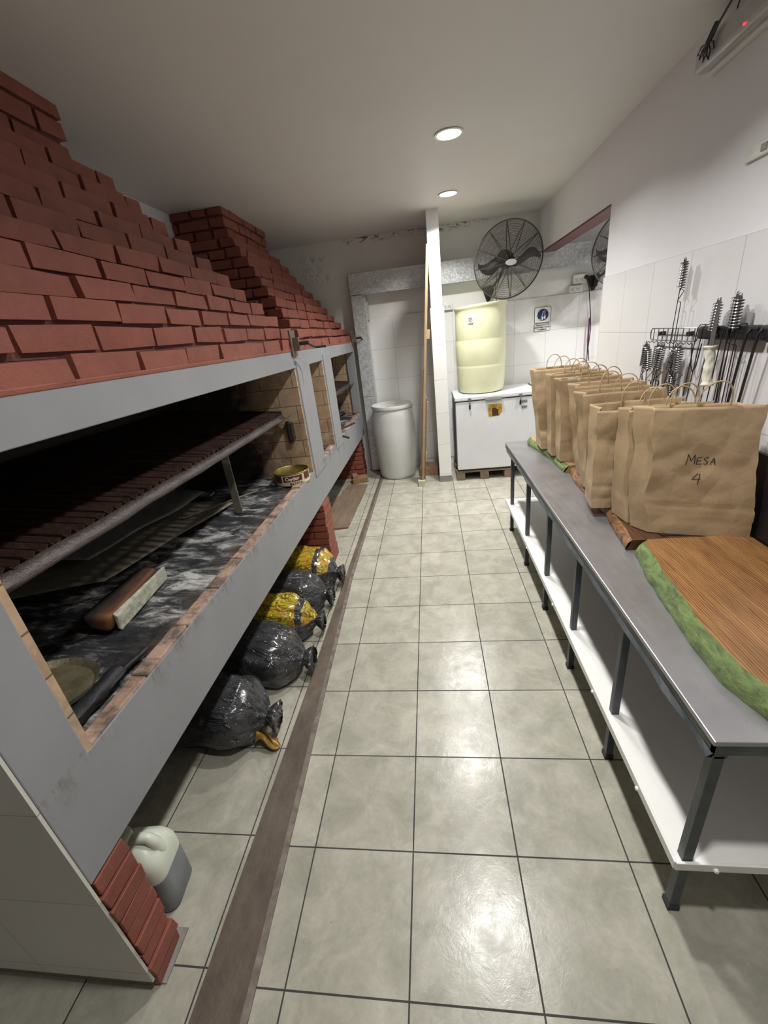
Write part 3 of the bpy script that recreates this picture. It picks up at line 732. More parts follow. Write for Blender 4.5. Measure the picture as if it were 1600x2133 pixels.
# ------------------------------------------------------------------ white barrel
def barrel(name, c, R, H, mt, label, taper=.88, open_top=True, cat='barrel'):
    t = thing(name, label, cat, c)
    prof = [(0, .0), (R*taper*.9, .0), (R*taper*.97, .012), (R*taper, .04)]
    for k in range(1, 14):
        z = .04+(H-.11)*k/14; s = taper+(1-taper)*math.sin(min(1, k/9)*PI/2)
        s -= .05*max(0, (k-9)/5)**2
        prof.append((R*s, z))
    prof += [(R*.93, H-.055), (R*.92, H-.045), (R*.975, H-.038), (R*.985, H-.010), (R*.97, H)]
    if open_top: prof += [(R*.93, H), (R*.92, H-.03), (R*.90, H-.045), (R*.3, H-.05), (0, H-.05)]
    else: prof += [(R*.9, H), (R*.88, H-.015), (0, H-.012)]
    m = MB(); m.lathe(prof, 72, c, cap0=False, cap1=False); m.build('barrel_body', mt, t, smooth=True)
    return t
b1 = barrel('white_barrel', (-.485, 5.165, 0), .262, .915, DRUM_W, 'milky white plastic barrel standing on the floor against the duct')
m = MB()
for a in range(3): m.tube([(-.485+.17*math.cos(2.2*a+k*.25)*(.4+.08*k), 5.165+.15*math.sin(2.2*a+k*.25), .868+.018*math.sin(k*.9)) for k in range(9)], .006, 5)
m.build('lid_ribs', DRUM_W, b1, smooth=True)
b2 = thing('cream_drum', 'pale cream plastic drum standing upside down on the white chest freezer', 'drum', (.585, 5.08, .97))
m = MB(); cc = (.585, 5.08, .976); n = 80
prof = [(0, 0), (.215, 0), (.240, .012), (.252, .05), (.262, .14), (.268, .27), (.2695, .295), (.2675, .302), (.2695, .309), (.272, .44), (.271, .56), (.269, .567), (.2705, .574), (.270, .72), (.268, .80), (.266, .845), (.272, .875), (.279, .886), (.279, .905), (.270, .908), (.262, .900), (.255, .86), (0, .855)]
vs = []
for r, z in prof:
    for k in range(n):
        a = 2*PI*k/n; rr = r*(1+.018*math.cos(2*a+.8)*(z/.9)+.006*noise.noise((math.cos(a)*2, math.sin(a)*2, z*4)))
        vs.append((cc[0]+rr*math.cos(a), cc[1]+rr*math.sin(a), cc[2]+z+(.010*math.cos(a*1+.5) if z > .85 else 0)))
m.add(vs, [(i*n+k, i*n+(k+1) % n, (i+1)*n+(k+1) % n, (i+1)*n+k) for i in range(len(prof)-1) for k in range(n)])
m.build('drum_body', DRUM_C, b2, smooth=True)
m = MB(); a0 = math.radians(-118)
def dw(a, z, r=.2745): return (cc[0]+r*math.cos(a), cc[1]+r*math.sin(a), cc[2]+z)
m.add([dw(a0+da, z) for z in (.735, .80) for da in (-.10, -.03, .04, .10)], [(0, 1, 5, 4), (1, 2, 6, 5), (2, 3, 7, 6)])
for i, l in enumerate(('Productos', 'limpieza de', 'vidrio')):
    pass
for z, w in ((.785, .08), (.768, .085), (.750, .05)):
    m.add([dw(a0+da, z+dz, .2757) for dz in (-.003, .003) for da in (-w*.9, 0, w*.9)], [(0, 1, 4, 3), (1, 2, 5, 4)], 1)
m.build('small_label', [LABEL, INK], b2)

# ------------------------------------------------------------------ freezers on pallets
def freezer(x0, x1, y0, y1, z0, z1, label, detail=True):
    f = thing('chest_freezer', label, 'freezer', ((x0+x1)/2, (y0+y1)/2, z0), 'white chest freezers on pallets')
    MB().box(x0, x1, y0, y1, z0, z1-.055).build('cabinet', WHITE_ENAMEL, f, bevel=.008)
    MB().box(x0-.004, x0+.002, y0+.012, y1, z0+.01, z1-.06).build('side_panel', FRZ_SIDE, f)
    MB().box(x0-.002, x1+.002, y0+.004, y1, z1-.056, z1-.044).build('lid_gasket', RUBBER, f)
    MB().box(x0-.006, x1+.006, y0-.010, y1, z1-.044, z1).build('lid', WHITE_ENAMEL, f, bevel=.01, bseg=3)
    MB().box(x0-.010, x0-.004, y0, y1, z1-.044, z1-.008).build('lid_edge_trim', GREYPL, f)
    if detail:
        MB().box(x0+.32, x0+.50, y0-.030, y0-.009, z1-.056, z1-.018).build('lid_handle', GREYPL, f, bevel=.006)
        for xx in (x0+.155, x0+.70):
            l = MB().box(xx-.018, xx+.018, y0-.014, y0-.010, z1-.034, z1-.018).box(xx-.006, xx+.006, y0-.016, y0-.010, z1-.075, z1-.03).build('latch', simple('latch_steel', (.35, .35, .35), .35, .8), f)
            MB().tube([(xx-.006, y0-.010, z1-.075), (xx, y0-.012, z1-.095), (xx+.006, y0-.010, z1-.075)], .002, 5).box(xx-.009, xx+.009, y0-.016, y0-.004, z1-.135, z1-.09).build('padlock', BLACK, l, world=False)
        m = MB(); s = [(x0+.36, z1-.24), (x0+.355, z1-.12), (x0+.365, z1-.105), (x0+.495, z1-.105), (x0+.505, z1-.115), (x0+.505, z1-.195), (x0+.475, z1-.235)]
        m.prism(s, y0-.0015, y0+.001, 'y'); s2 = [(x0+.40, z1-.236), (x0+.397, z1-.150), (x0+.43, z1-.145), (x0+.465, z1-.170), (x0+.468, z1-.233)]
        m.prism(s2, y0-.0022, y0, 'y', 1); m.build('mustard_sticker', [BRASSY, BROWNST], f)
        m = MB()
        for k, zz in enumerate((z1-.105, z1-.165)):
            m.box(x0+.715, x0+.775, y0-.0016, y0+.001, zz-.018, zz+.018, 0)
            for q in range(6): m.box(x0+.72+q*.0088, x0+.725+q*.0088, y0-.0024, y0, zz-.012+.004*(q % 3), zz+.012-.004*((q+1) % 3), 1)
        m.build('small_sticker', [simple('grey_sticker', (.35, .35, .33), .4), INK], f)
    return f
freezer(.262, 1.150, 4.735, 5.36, .135, .975, 'white chest freezer with latches and mustard sticker below the cream drum')
freezer(1.19, 2.05, 4.85, 5.36, .135, .985, 'second white chest freezer, mostly hidden behind the paper bags', False)
def pallet(x0, x1, y0, y1, label):
    p = thing('wooden_pallet', label, 'pallet', ((x0+x1)/2, (y0+y1)/2, 0), 'pallets under the freezers')
    xs = (x0, (x0+x1)/2-.05, x1-.10)
    for x in xs:
        for y in (y0, y1-.10): MB().box(x, x+.10, y, y+.10, .0, .095, j=.003).build('pallet_block', OLDWOOD, p, bevel=.004)
    for y in (y0-.0, (y0+y1)/2-.05, y1-.1): MB().box(x0, x1, y, y+.1, .095, .115).build('pallet_board', OLDWOOD, p)
    MB().box(x0+.02, x1-.02, y0+.01, y1-.01, .115, .134).build('black_base', RUBBER, p)
pallet(.245, .90, 4.745, 5.35, 'wooden pallet under the near chest freezer'); pallet(1.19, 1.95, 4.87, 5.35, 'wooden pallet under the hidden second freezer')

# ------------------------------------------------------------------ wall fans
FC = Vector((.875, 5.02, 2.255)); FR = .355
def fan():
    f = thing('wall_fan', 'large black wall fan with wire cage above the cream drum', 'fan', FC, 'wall fans')
    Rm = Euler((math.radians(16), math.radians(0), math.radians(9))).to_matrix().to_4x4()   # local -Y looks at the room
    def P(r, a, y): return Rm @ Vector((r*math.cos(a), y, r*math.sin(a)))
    def dome(r, front): k = r/FR; return -(1-k*k)*.075-.0 if front else (1-k*k)*.06
    m = MB()
    for y in (-.006, .006): m.tube([P(FR, 2*PI*k/72, y) for k in range(72)], .0055, 6, closed=True)
    m.build('cage_rim', CAGE, f, world=False, smooth=True)
    for front, nm in ((True, 'front_cage'), (False, 'rear_cage')):
        m = MB()
        for i in range(1, 29 if front else 15):
            r = .06+(FR-.06)*i/(29 if front else 15)
            m.tube([P(r, 2*PI*k/60, dome(r, front)) for k in range(60)], .0015, 3, closed=True, caps=False)
        for i in range(12):
            for d in (-.02, .02):
                a = 2*PI*i/12+.15
                m.tube([P(.05+(FR-.05)*t/8, a+d*(1-t/9), dome(.05+(FR-.05)*t/8, front)) for t in range(9)], .0022, 4)
        m.build(nm, CAGE, f, world=False)
    m = MB()
    bl = []
    for b in range(2):
        a0 = math.radians(-12)+PI*b; n = 20
        vs = []
        for i in range(n+1):
            t = i/n; r = .045+(.325-.045)*t; sw = .55*math.sin(t*PI*.9)-.12+.35*(t-.5)
            w = .03+.05*math.sin(min(1, t*1.08)*PI)**.6
            for s in (0, .5, 1):
                aa = a0+sw-(s-.5)*w/max(r, .06)*1.4
                vs.append(P(r, aa, -.012+(s-.5)*w*.8-.02*(1-abs(s-.5)*2)*0))
        mb = MB(); mb.add(vs, [(i*3+k, i*3+k+1, i*3+k+4, i*3+k+3) for i in range(n) for k in range(2)])
        mb.build('blade', FANB, f, world=False, smooth=True, solid=.003)
    m = MB(); Rx = Rm @ Matrix.Rotation(PI/2, 4, 'X')
    m.lathe([(0, .045), (.04, .045), (.052, .03), (.055, -.02), (.0, -.02)], 32, T=Rx, cap0=False, cap1=False); m.build('hub', FANB, f, world=False, smooth=True)
    m = MB(); m.lathe([(0, -.055), (.065, -.055), (.082, -.075), (.085, -.16), (.07, -.19), (0, -.195)], 32, T=Rx, cap0=False, cap1=False); m.build('motor', FANB, f, world=False, smooth=True)
    m = MB(); m.lathe([(0, .084), (.055, .084), (.058, .078), (.0, .076)], 32, T=Rx @ Matrix.Scale(.5, 4, (0, 1, 0)), cap0=False, cap1=False); 
    bd = m.build('badge', simple('fan_badge', (.55, .56, .53), .3, .3), f, world=False, smooth=True); bd['label'] = 'oval silver badge'
    m = MB(); m.tube([P(.03, 0, .12)+Vector((-.02, 0, -.02)), Vector((-.06, .17, -.12)), Vector((-.11, .30, -.19)), Vector((-.125, .42, -.22))], .014, 8)
    m.build('arm', FANB, f, world=False, smooth=True)
    m = MB(); B = Vector((-.135, .462, -.245))
    m.prism([(-.085, .06), (.045, .075), (.055, .03), (.0, -.085), (-.03, -.09)], .448, .460, 'y', T=Matrix.Translation((B.x, 0, B.z)))
    m.box(-.02, .02, .42, .455, -.05, .05, T=Matrix.Translation((B.x, 0, B.z)))
    m.build('wall_bracket', FANB, f, world=False)
    return f
fan1 = fan()
fan2 = copy_tree(fan1, (2.03, 5.02, 2.235), (0, 0, .0), 'second black wall fan half hidden behind the right wall corner')
# fan cords
o = MB().tube([(.80, 5.20, 2.3), (.80, 5.42, 2.05), (.815, 5.46, 1.95), (.83, 5.47, 1.80)], .004, 6).build('power_cord', RUBBER); pr(o, 'black cord of the big fan hanging down behind the cream drum', 'cord')
o = MB().tube([(1.79, 5.46, 2.045), (1.80, 5.455, 2.04), (1.83, 5.45, 1.95), (1.865, 5.45, 1.70), (1.885, 5.45, 1.50), (1.87, 5.44, 1.30), (1.89, 5.44, 1.15)], .005, 6).lathe([(0, 0), (.022, 0), (.022, .03), (.0, .035)], 16, T=Matrix.Translation((1.795, 5.478, 2.045)) @ Matrix.Rotation(PI/2, 4, 'X')).build('power_cord', RUBBER); pr(o, 'black cord with round plug hanging beside the right wall corner', 'cord')
o = MB().tube([(1.86, 5.44, 1.62), (1.862, 5.44, 1.38), (1.868, 5.44, 1.10)], [.009, .009, .004], 6).build('purple_stick', PURPLE); pr(o, 'thin purple stick hanging with the cord beside the wall corner', 'stick')
def socket(x0, x1, z0, z1, label, cat='socket'):
    s = thing('wall_socket', label, cat, ((x0+x1)/2, BY-.012, z0)); y = BY-.012
    MB().box(x0, x1, y-.03, y, z0, z1).build('socket_box', WHITEPL, s, bevel=.004)
    m = MB()
    for cx in (x0+(x1-x0)*.28, x0+(x1-x0)*.72):
        for a in (-.5, .5): m.box(cx-.012+a*.02, cx-.008+a*.02, y-.0315, y-.029, (z0+z1)/2-.012, (z0+z1)/2+.008)
        m.box(cx-.002, cx+.002, y-.0315, y-.029, (z0+z1)/2-.026, (z0+z1)/2-.014)
    m.build('socket_slots', BLACK, s)
socket(.205, .315, 1.885, 1.965, 'white double socket beside the tiled wall stub'); socket(1.66, 1.80, 1.99, 2.08, 'dusty white socket with the black plug, under the duct'); socket(1.62, 1.77, 1.905, 1.975, 'greasy white socket below the plugged one')

# cleaning sign
sg = thing('wall_sign', 'white sign with blue circle of cleaning tools on the tiled back wall', 'sign', (1.345, BY-.012, 1.63))
Y0 = BY-.0115
def rr_prism(m, x0, x1, z0, z1, r, ya, yb, mi=0):
    P_ = [(a+(x0+x1)/2, b+(z0+z1)/2) for a, b in rrect(x1-x0, z1-z0, r)]; m.prism(P_, ya, yb, 'y', mi)
m = MB(); rr_prism(m, 1.255, 1.442, 1.628, 1.797, .02, Y0-.003, Y0, 1); rr_prism(m, 1.259, 1.438, 1.632, 1.793, .017, Y0-.0042, Y0-.001, 0)
m.build('sign_plate', [LABEL, INK], sg)
m = MB(); m.lathe([(0, 0), (.063, 0), (.063, .002), (0, .002)], 40, T=Matrix.Translation((1.350, Y0-.004, 1.713)) @ Matrix.Rotation(PI/2, 4, 'X'), cap0=False, cap1=False); m.build('blue_disc', NAVY, sg)
m = MB(); yy = Y0-.0085
def q4(pts): m.prism(pts, yy, yy+.002, 'y')
q4([(1.327, 1.672), (1.333, 1.672), (1.360, 1.752), (1.354, 1.752)]); q4([(1.305, 1.672), (1.350, 1.660), (1.348, 1.654), (1.336, 1.660), (1.320, 1.664), (1.304, 1.667)])
q4([(1.368, 1.700), (1.374, 1.700), (1.375, 1.762), (1.369, 1.762)]); q4([(1.360, 1.667), (1.380, 1.667), (1.381, 1.695), (1.375, 1.704), (1.367, 1.704), (1.361, 1.695)])
q4([(1.341, 1.662), (1.354, 1.662), (1.357, 1.692), (1.338, 1.692)])
m.build('tool_pictogram', LABEL, sg)
m = MB(); rr_prism(m, 1.255, 1.440, 1.535, 1.622, .016, Y0-.003, Y0, 1); rr_prism(m, 1.259, 1.436, 1.539, 1.618, .013, Y0-.0042, Y0-.001, 0)
m.build('text_plate', [LABEL, INK], sg)
m = MB()
for i, s in enumerate(('OBLIGACION DE', 'MANTENER ORDEN', 'Y LIMPIEZA')):
    text_mesh(m, s, .0215, Matrix.Translation((1.348, Y0-.0048, 1.603-.0245*i)) @ Matrix.Rotation(PI/2, 4, 'X'), 0, .0006, None, .0005, .95)
m.build('lettering', INK, sg)

# leaning pallet / boards beside the stub
T = Matrix.Translation((-.165, 4.66, 0)) @ Matrix.Rotation(.088, 4, 'Y')
lp = thing('leaning_boards', 'tall thin wooden board leaning on edge against the tiled wall stub', 'board', (-.165, 4.66, 0))
MB().box(-.012, .014, .0, .10, .05, 2.46, T=T).build('long_board', PINE, lp, bevel=.002)
MB().box(-.030, -.013, .01, .09, .04, 1.30, T=T).build('short_board', OLDWOOD, lp)
MB().box(.015, .030, .02, .10, .06, 1.02, T=T).build('short_board', OLDWOOD, lp)
for z in (.30, .88, 1.62): MB().box(.014, .045, .05, .10, z, z+.09, T=T).build('splintered_cleat', PINE, lp)
MB().box(-.05, .03, -.03, .05, .0, .07).build('foot_block', simple('pale_painted_wood', (.50, .49, .36), .7), lp, world=False, bevel=.004)
o = MB().box(-.20, .033, 5.02, 5.30, .0, .10, j=.004).build('wood_offcut', BOARD_P, bevel=.004); pr(o, 'brown wooden offcut on the floor behind the leaning board', 'wood block')

# black spotlight beyond the opening
sp = thing('ceiling_spotlight', 'small black spotlight on the ceiling beyond the opening', 'ceiling light', (1.86, 5.05, CEIL))
MB().box(1.84, 1.88, 5.0, 5.1, CEIL-.02, CEIL).build('mount', BLACK, sp)
MB().lathe([(0, 0), (.03, 0), (.033, .01), (.033, .11), (0, .115)], 20, T=Matrix.Translation((1.86, 5.05, CEIL-.14)) @ Euler((.5, .3, 0)).to_matrix().to_4x4(), cap0=False, cap1=False).build('lamp_head', BLACK, sp, smooth=True)

# ================================================================== steel table
TB = thing('steel_table', 'long grey steel work table with white lower shelf along the right wall', 'table', (.94, 2.1, 0))
TX0, TX1, TY0, TY1 = .607, 1.262, .735, 3.575
MB().box(TX0, TX1, TY0, TY1, .722, .738).build('tabletop', STEEL, TB, bevel=.003)
m = MB(); m.box(TX0+.002, TX0+.008, TY0+.002, TY1-.002, .690, .722)
m.box(TX0+.008, TX0+.040, TY0+.004, TY1-.004, .676, .690); m.box(TX0+.002, TX1, TY0+.002, TY0+.010, .690, .722); m.box(TX0+.03, TX1, TY0+.008, TY0+.040, .682, .690)
m.build('rail', simple('dark_rail', (.10, .11, .115), .4, .5, .3, 14, .3), TB)
m = MB(); mm = [(TX0-.012+.008*noise.noise((y_*8, 1, 2)), TX0+.004, y_) for y_ in [TY0+.0+k*.05 for k in range(56)]]
vs = []
for a, b, y_ in mm: vs += [(a+.003, y_, .688), (b, y_, .700), (b, y_, .684)]
m.add(vs, [(i*3+k, i*3+(k+1) % 3, i*3+3+(k+1) % 3, i*3+3+k) for i in range(len(mm)-1) for k in range(3)]); m.build('torn_edge_strip', DARKMETAL, TB)
legy = [.752, 1.237, 1.731, 2.228, 2.765, 3.35]
for y in legy:
    for x in (TX0+.010, TX1-.035):
        l = MB().box(x, x+.027, y-.013, y+.014, .012, .684).build('leg', DARKMETAL, TB, bevel=.002)
        MB().box(x-.003, x+.030, y-.016, y+.017, .0, .022).build('foot_cap', RUBBER, l, world=False)
m = MB(); m.box(TX0-.012, TX1-.005, TY0+.0, TY1-.10, .232, .250); m.box(TX0-.014, TX0-.006, TY0-.002, TY1-.10, .226, .258); m.box(TX0-.01, TX1, TY0-.006, TY0+.002, .226, .258)
m.build('lower_shelf', WHITE_SHELF, TB, bevel=.002)
m = MB()
for y in (.95, 1.35, 1.95, 2.6): m.lathe([(0, 0), (.008, 0), (.006, .006), (0, .008)], 12, T=Matrix.Translation((TX0-.014, y, .236)) @ Matrix.Rotation(-PI/2, 4, 'Y'), cap0=False, cap1=False)
m.lathe([(0, 0), (.008, 0), (.006, .006), (0, .008)], 12, T=Matrix.Translation((.70, TY0-.006, .236)) @ Matrix.Rotation(PI/2, 4, 'X'), cap0=False, cap1=False)
m.build('shelf_bolt', WHITE_SHELF, TB)

# live edge boards
def live_board(y0, y1, edge, x1, z0, z1, mt, mb_, label, bulge=.03, top_in=.028, name='cutting_board', seed=0, nseg=60):
    """edge(y)-> x of lower outer edge"""
    b = thing(name, label, 'board', ((edge((y0+y1)/2)+x1)/2, (y0+y1)/2, z0), 'thick wooden boards on the steel table')
    ys = [y0+(y1-y0)*i/nseg for i in range(nseg+1)]
    H = z1-z0; m = MB(); q = 7; vs = []
    for y in ys:
        e = edge(y); tp = top_in*(1+.25*noise.noise((y*6, seed, 1)))
        for k in range(q+1):
            t = k/q; vs.append((e+tp*t**1.3-.010*math.sin(t*PI)+.004*noise.noise((y*22, t*3, seed)), y, z0+H*t))
    m.add(vs, [(i*(q+1)+k, i*(q+1)+k+1, (i+1)*(q+1)+k+1, (i+1)*(q+1)+k) for i in range(nseg) for k in range(q)])
    top = [Vector(vs[i*(q+1)+q]) for i in range(nseg+1)]; bot = [Vector(vs[i*(q+1)]) for i in range(nseg+1)]
    m.build('bark_edge', mb_, b, smooth='all')
    s = MB(); n = nseg+1
    V = [p for p in top]+[Vector((x1, y, z1)) for y in ys]+[p for p in bot]+[Vector((x1, y, z0)) for y in ys]
    F = [(i, n+i, n+i+1, i+1) for i in range(nseg)]+[(n+i, 3*n+i, 3*n+i+1, n+i+1) for i in range(nseg)]
    F += [(0, 2*n, 3*n, n), (nseg, n+nseg, 3*n+nseg, 2*n+nseg)]
    s.add(V, F); s.build('slab', mt, b)
    return b
def lerp(tab, y):
    if y <= tab[0][0]: return tab[0][1]
    for (a, b), (c, d) in zip(tab, tab[1:]):
        if y <= c: return b+(d-b)*(y-a)/(c-a)
    return tab[-1][1]
TZ = .7385
live_board(.76, 1.625, lambda y: lerp([(.76, .765), (.80, .757), (.91, .722), (1.05, .728), (1.19, .742), (1.40, .765), (1.55, .795), (1.60, .803), (1.625, .825)], y), 1.235, TZ, .795, BOARD, GREENB, 'thick varnished board with green live edge, nearest on the steel table', top_in=.036)
live_board(1.64, 2.66, lambda y: lerp([(1.64, .785), (1.75, .800), (2.0, .836), (2.3, .835), (2.5, .84), (2.66, .865)], y), 1.19, TZ, .785, BOARD_D, BROWNB, 'dark board with orange bark edge under the middle bags', top_in=.022, seed=3)
live_board(2.68, 3.50, lambda y: lerp([(2.68, .835), (2.8, .828), (3.0, .825), (3.2, .80), (3.42, .765), (3.50, .775)], y), 1.20, TZ, .787, BOARD_P, GREENB, 'pale board with green live edge at the far table end', top_in=.03, seed=6)
o = MB().box(.93, 1.21, 1.66, 2.6, .7865, .7885).build('black_tray', BLACK, bevel=.0); pr(o, 'flat black tray on the dark board beneath the bags', 'tray')
o = MB().box(1.243, 1.259, .9, 2.35, .740, 1.12).build('dark_board', BLACK, bevel=.002); pr(o, 'black board standing on the table against the right wall', 'board')

# ------------------------------------------------------------------ paper bags
def paper_bag(fl, ang, w, d, h, label, seed, lean=(0, 0), d_top=None, gus=.05, text=None, flop=0., zb=.789, wt=1.0, handles=True, V=None):
    fl = Vector((fl[0], fl[1], zb)); U = Vector((math.cos(ang), math.sin(ang), 0)); V = Vector((-math.sin(ang), math.cos(ang), 0)) if V is None else Vector((*V, 0)).normalized()
    d_top = d if d_top is None else d_top
    b = thing('paper_bag', label, 'bag', (fl+U*w*.5+V*d*.5), 'brown paper bags lined up on the boards')
    NF, NS, NZ = 26, 6, 42
    def sec(t):
        dd = d*(1-t)+d_top*t; g = gus*max(0, (t-.18))**.7; ww = w*(1+(wt-1)*t); o = (w-ww)/2
        g = min(g, ww*.3)
        pts = []
        for i in range(NF): pts.append((o+ww*i/NF, 0, 'f'))
        for i in range(NS): k = i/NS; pts.append((o+ww-g*k, dd*.5*k, 's'))
        for i in range(NS): k = i/NS; pts.append((o+ww-g*(1-k), dd*.5*(1+k), 's'))
        for i in range(NF): pts.append((o+ww*(1-i/NF), dd, 'f'))
        for i in range(NS): k = i/NS; pts.append((o+g*k, dd*(1-.5*k), 's'))
        for i in range(NS): k = i/NS; pts.append((o+g*(1-k), dd*.5*(1-k), 's'))
        return pts
    def pos(u, v, t, edge=1.):
        z = h*t
        p = fl+U*u+V*v+Vector((lean[0]*t, lean[1]*t, z))
        q = (p.x*5+seed*1.7, p.y*5, p.z*5)
        am = .020*min(1, t*4+.15)
        n = (.5-1.6*abs(noise.noise((q[0]*.8, q[1]*.8, q[2]*.55+q[0]*.5))))*am*1.3+(.4-abs(noise.noise((q[0]*1.9, q[1]*1.9, q[2]*1.6))))*am*.6+noise.noise((q[0]*4, q[1]*4, q[2]*4))*am*.12
        n += flop*max(0, t-.6)*math.sin(u/w*PI)*-.1
        # bottom folds
        for f0 in (.11, .24): n += .004*math.exp(-((t-f0)/.012)**2)
        return p+V*n*edge-V*.006+U*noise.noise((q[2]*1.3, seed, q[1]))*am*.7
    vs = []; N = None
    for j in range(NZ+1):
        t = j/NZ; ps = sec(t); N = len(ps)
        for u, v, k in ps: vs.append(pos(u, v, t))
    m = MB(); m.add(vs, [(j*N+i, j*N+(i+1) % N, (j+1)*N+(i+1) % N, (j+1)*N+i) for j in range(NZ) for i in range(N)]+[tuple(range(N))[::-1]])
    m.build('paper_body', PAPER, b, smooth=True, solid=.0012)
    if handles:
        for side, vv in (('f', .0), ('b', d_top)):
            m = MB(); c = w*(.5+(.02 if side == 'f' else -.03)); hw = .052; rd = random.Random(seed+len(side)*7+(side == 'b'))
            ti = rd.uniform(-.03, .03); hh = rd.uniform(.075, .095); P_ = []
            for k in range(17):
                a = PI*k/16; P_.append(pos(c-hw*math.cos(a), vv+(.004 if side == 'f' else -.004), 1.)+Vector((0, 0, hh*math.sin(a)**.8))+V*ti*math.sin(a)+U*ti*.5*math.sin(a))
            P_ = [P_[0]-Vector((0, 0, .03))]+P_+[P_[-1]-Vector((0, 0, .03))]
            m.tube(P_, .0028, 6)
            m.build('handle', TWINE, b, smooth=True)
    for nm, grp in (text or {}).items():
        m = MB()
        for st_ in grp:
            m.tube([pos(u, 0, z/h)-V*.0015 for u, z in st_], .0016, 5)
        m.build(nm, INK, b)
    return b
def strokes(word, u0, z0, s):
    G_ = {'M': [[(0, 0), (.1, 1.05), (.42, .35), (.72, 1.0), (.78, .05)]], 'E': [[(.55, .95), (0, .9), (.02, .05), (.6, .08)], [(0, .5), (.45, .5)]],
          'S': [[(.5, .85), (.25, .95), (.02, .75), (.25, .5), (.5, .3), (.3, .05), (0, .12)]], 'A': [[(0, 0), (.25, .92), (.52, .0)], [(.08, .38), (.42, .36)]],
          '4': [[(.4, 1.0), (.0, .35), (.65, .42)], [(.55, .95), (.52, -.15)]]}
    out = []; x = u0
    for c in word:
        if c == ' ': x += s*.4; continue
        sc_ = s*(1.15 if c == 'M' else .85)
        for P_ in G_[c]:
            Q = []
            for (a, b_), (c2, d2) in zip(P_, P_[1:]):
                for k in range(4): Q.append((x+(a+(c2-a)*k/4)*sc_, z0+(b_+(d2-b_)*k/4)*sc_))
            Q.append((x+P_[-1][0]*sc_, z0+P_[-1][1]*sc_)); out.append(Q)
        x += sc_*(.95 if c == 'M' else .78)
    return out
txt = {'handwritten_word': strokes('MESA', .118, .30, .036), 'handwritten_number': strokes('4', .155, .225, .046)}
paper_bag((.892, 1.705), -.30, .345, .085, .525, 'big brown paper bag with MESA 4 written in marker, front of the row', 1, (-.02, .03), .10, .03, txt, flop=.3, V=(-.50, .87))
paper_bag((.849, 1.805), -.10, .37, .13, .50, 'brown paper bag directly behind the MESA 4 bag, only its left edge showing', 2, (-.02, .05), .09, .05, V=(-.12, 1))
paper_bag((.758, 1.99), -.06, .43, .17, .475, 'brown paper bag with open top, third from the front', 3, (.0, .02), .20, .05, {'marker_stroke': [[(.195, .29), (.19, .27), (.19, .25)]]}, V=(.15, 1))
paper_bag((.822, 2.225), -.04, .39, .13, .515, 'crumpled open paper bag between the third and fifth from the front', 4, (-.055, .03), .14, .05)
paper_bag((.862, 2.42), -.03, .36, .14, .53, 'brown paper bag with dark folded gusset, fourth from the back', 5, (-.075, .02), .16, .06)
paper_bag((.832, 2.78), -.04, .36, .10, .53, 'wide brown paper bag with a white slip showing at its rim, third from the back', 6, (-.03, .0), .12, .04, {'marker_stroke': [[(.14, .33), (.143, .31), (.14, .30)]]})
paper_bag((.815, 2.92), -.03, .36, .12, .545, 'brown paper bag second from the far end of the table', 7, (-.03, .02), .12, .05)
paper_bag((.79, 3.11), -.02, .36, .17, .56, 'farthest brown paper bag at the end of the row, beside the freezers', 8, (-.055, .05), .15, .04)
o = MB().grid(6, 3, lambda u, v: (.85+.07*u, 2.772-.002*math.sin(u*3), 1.305+.02*v)).build('paper_slip', LABEL, solid=.001); pr(o, 'small white paper slip sticking out at a bag rim', 'paper')

# ================================================================== tools on the right wall
WX = XW-.012
rk = thing('wire_rack', 'chromed wire rack holding spring-handled tools on the tiled right wall', 'rack', (WX, 2.42, 1.52))
m = MB()
def rr_loop(y0, y1, z0, z1, r, x): return [(x, (y0+y1)/2+a, (z0+z1)/2+b) for a, b in rrect(y1-y0, z1-z0, r)]
m.tube(rr_loop(2.20, 2.64, 1.508, 1.566, .02, WX-.03), .003, 6, closed=True)
for k in range(9): yy = 2.23+k*.047; m.tube([(WX-.03, yy, 1.565), (WX-.03, yy, 1.508), (WX-.045, yy, 1.495), (WX-.055, yy, 1.505)], .0022, 5)
m.build('wire_frame', SPRING, rk, smooth=True)
for yy in (2.29, 2.55): MB().box(WX-.032, WX, yy-.004, yy+.004, 1.530, 1.550).build('mount', BLACK, rk)
bar = thing('black_bar', 'thick black wall bar with skewers hooked over it', 'rail', (WX, 1.8, 1.545))
MB().box(WX-.045, WX-.012, 1.815, 2.185, 1.520, 1.575).box(WX-.045, WX-.012, 1.35, 1.805, 1.520, 1.575).build('rail', BLACK, bar, bevel=.012, bseg=3)
for yy in (2.1, 1.5): MB().box(WX-.014, WX, yy-.02, yy+.02, 1.53, 1.565).build('mount', BLACK, bar)

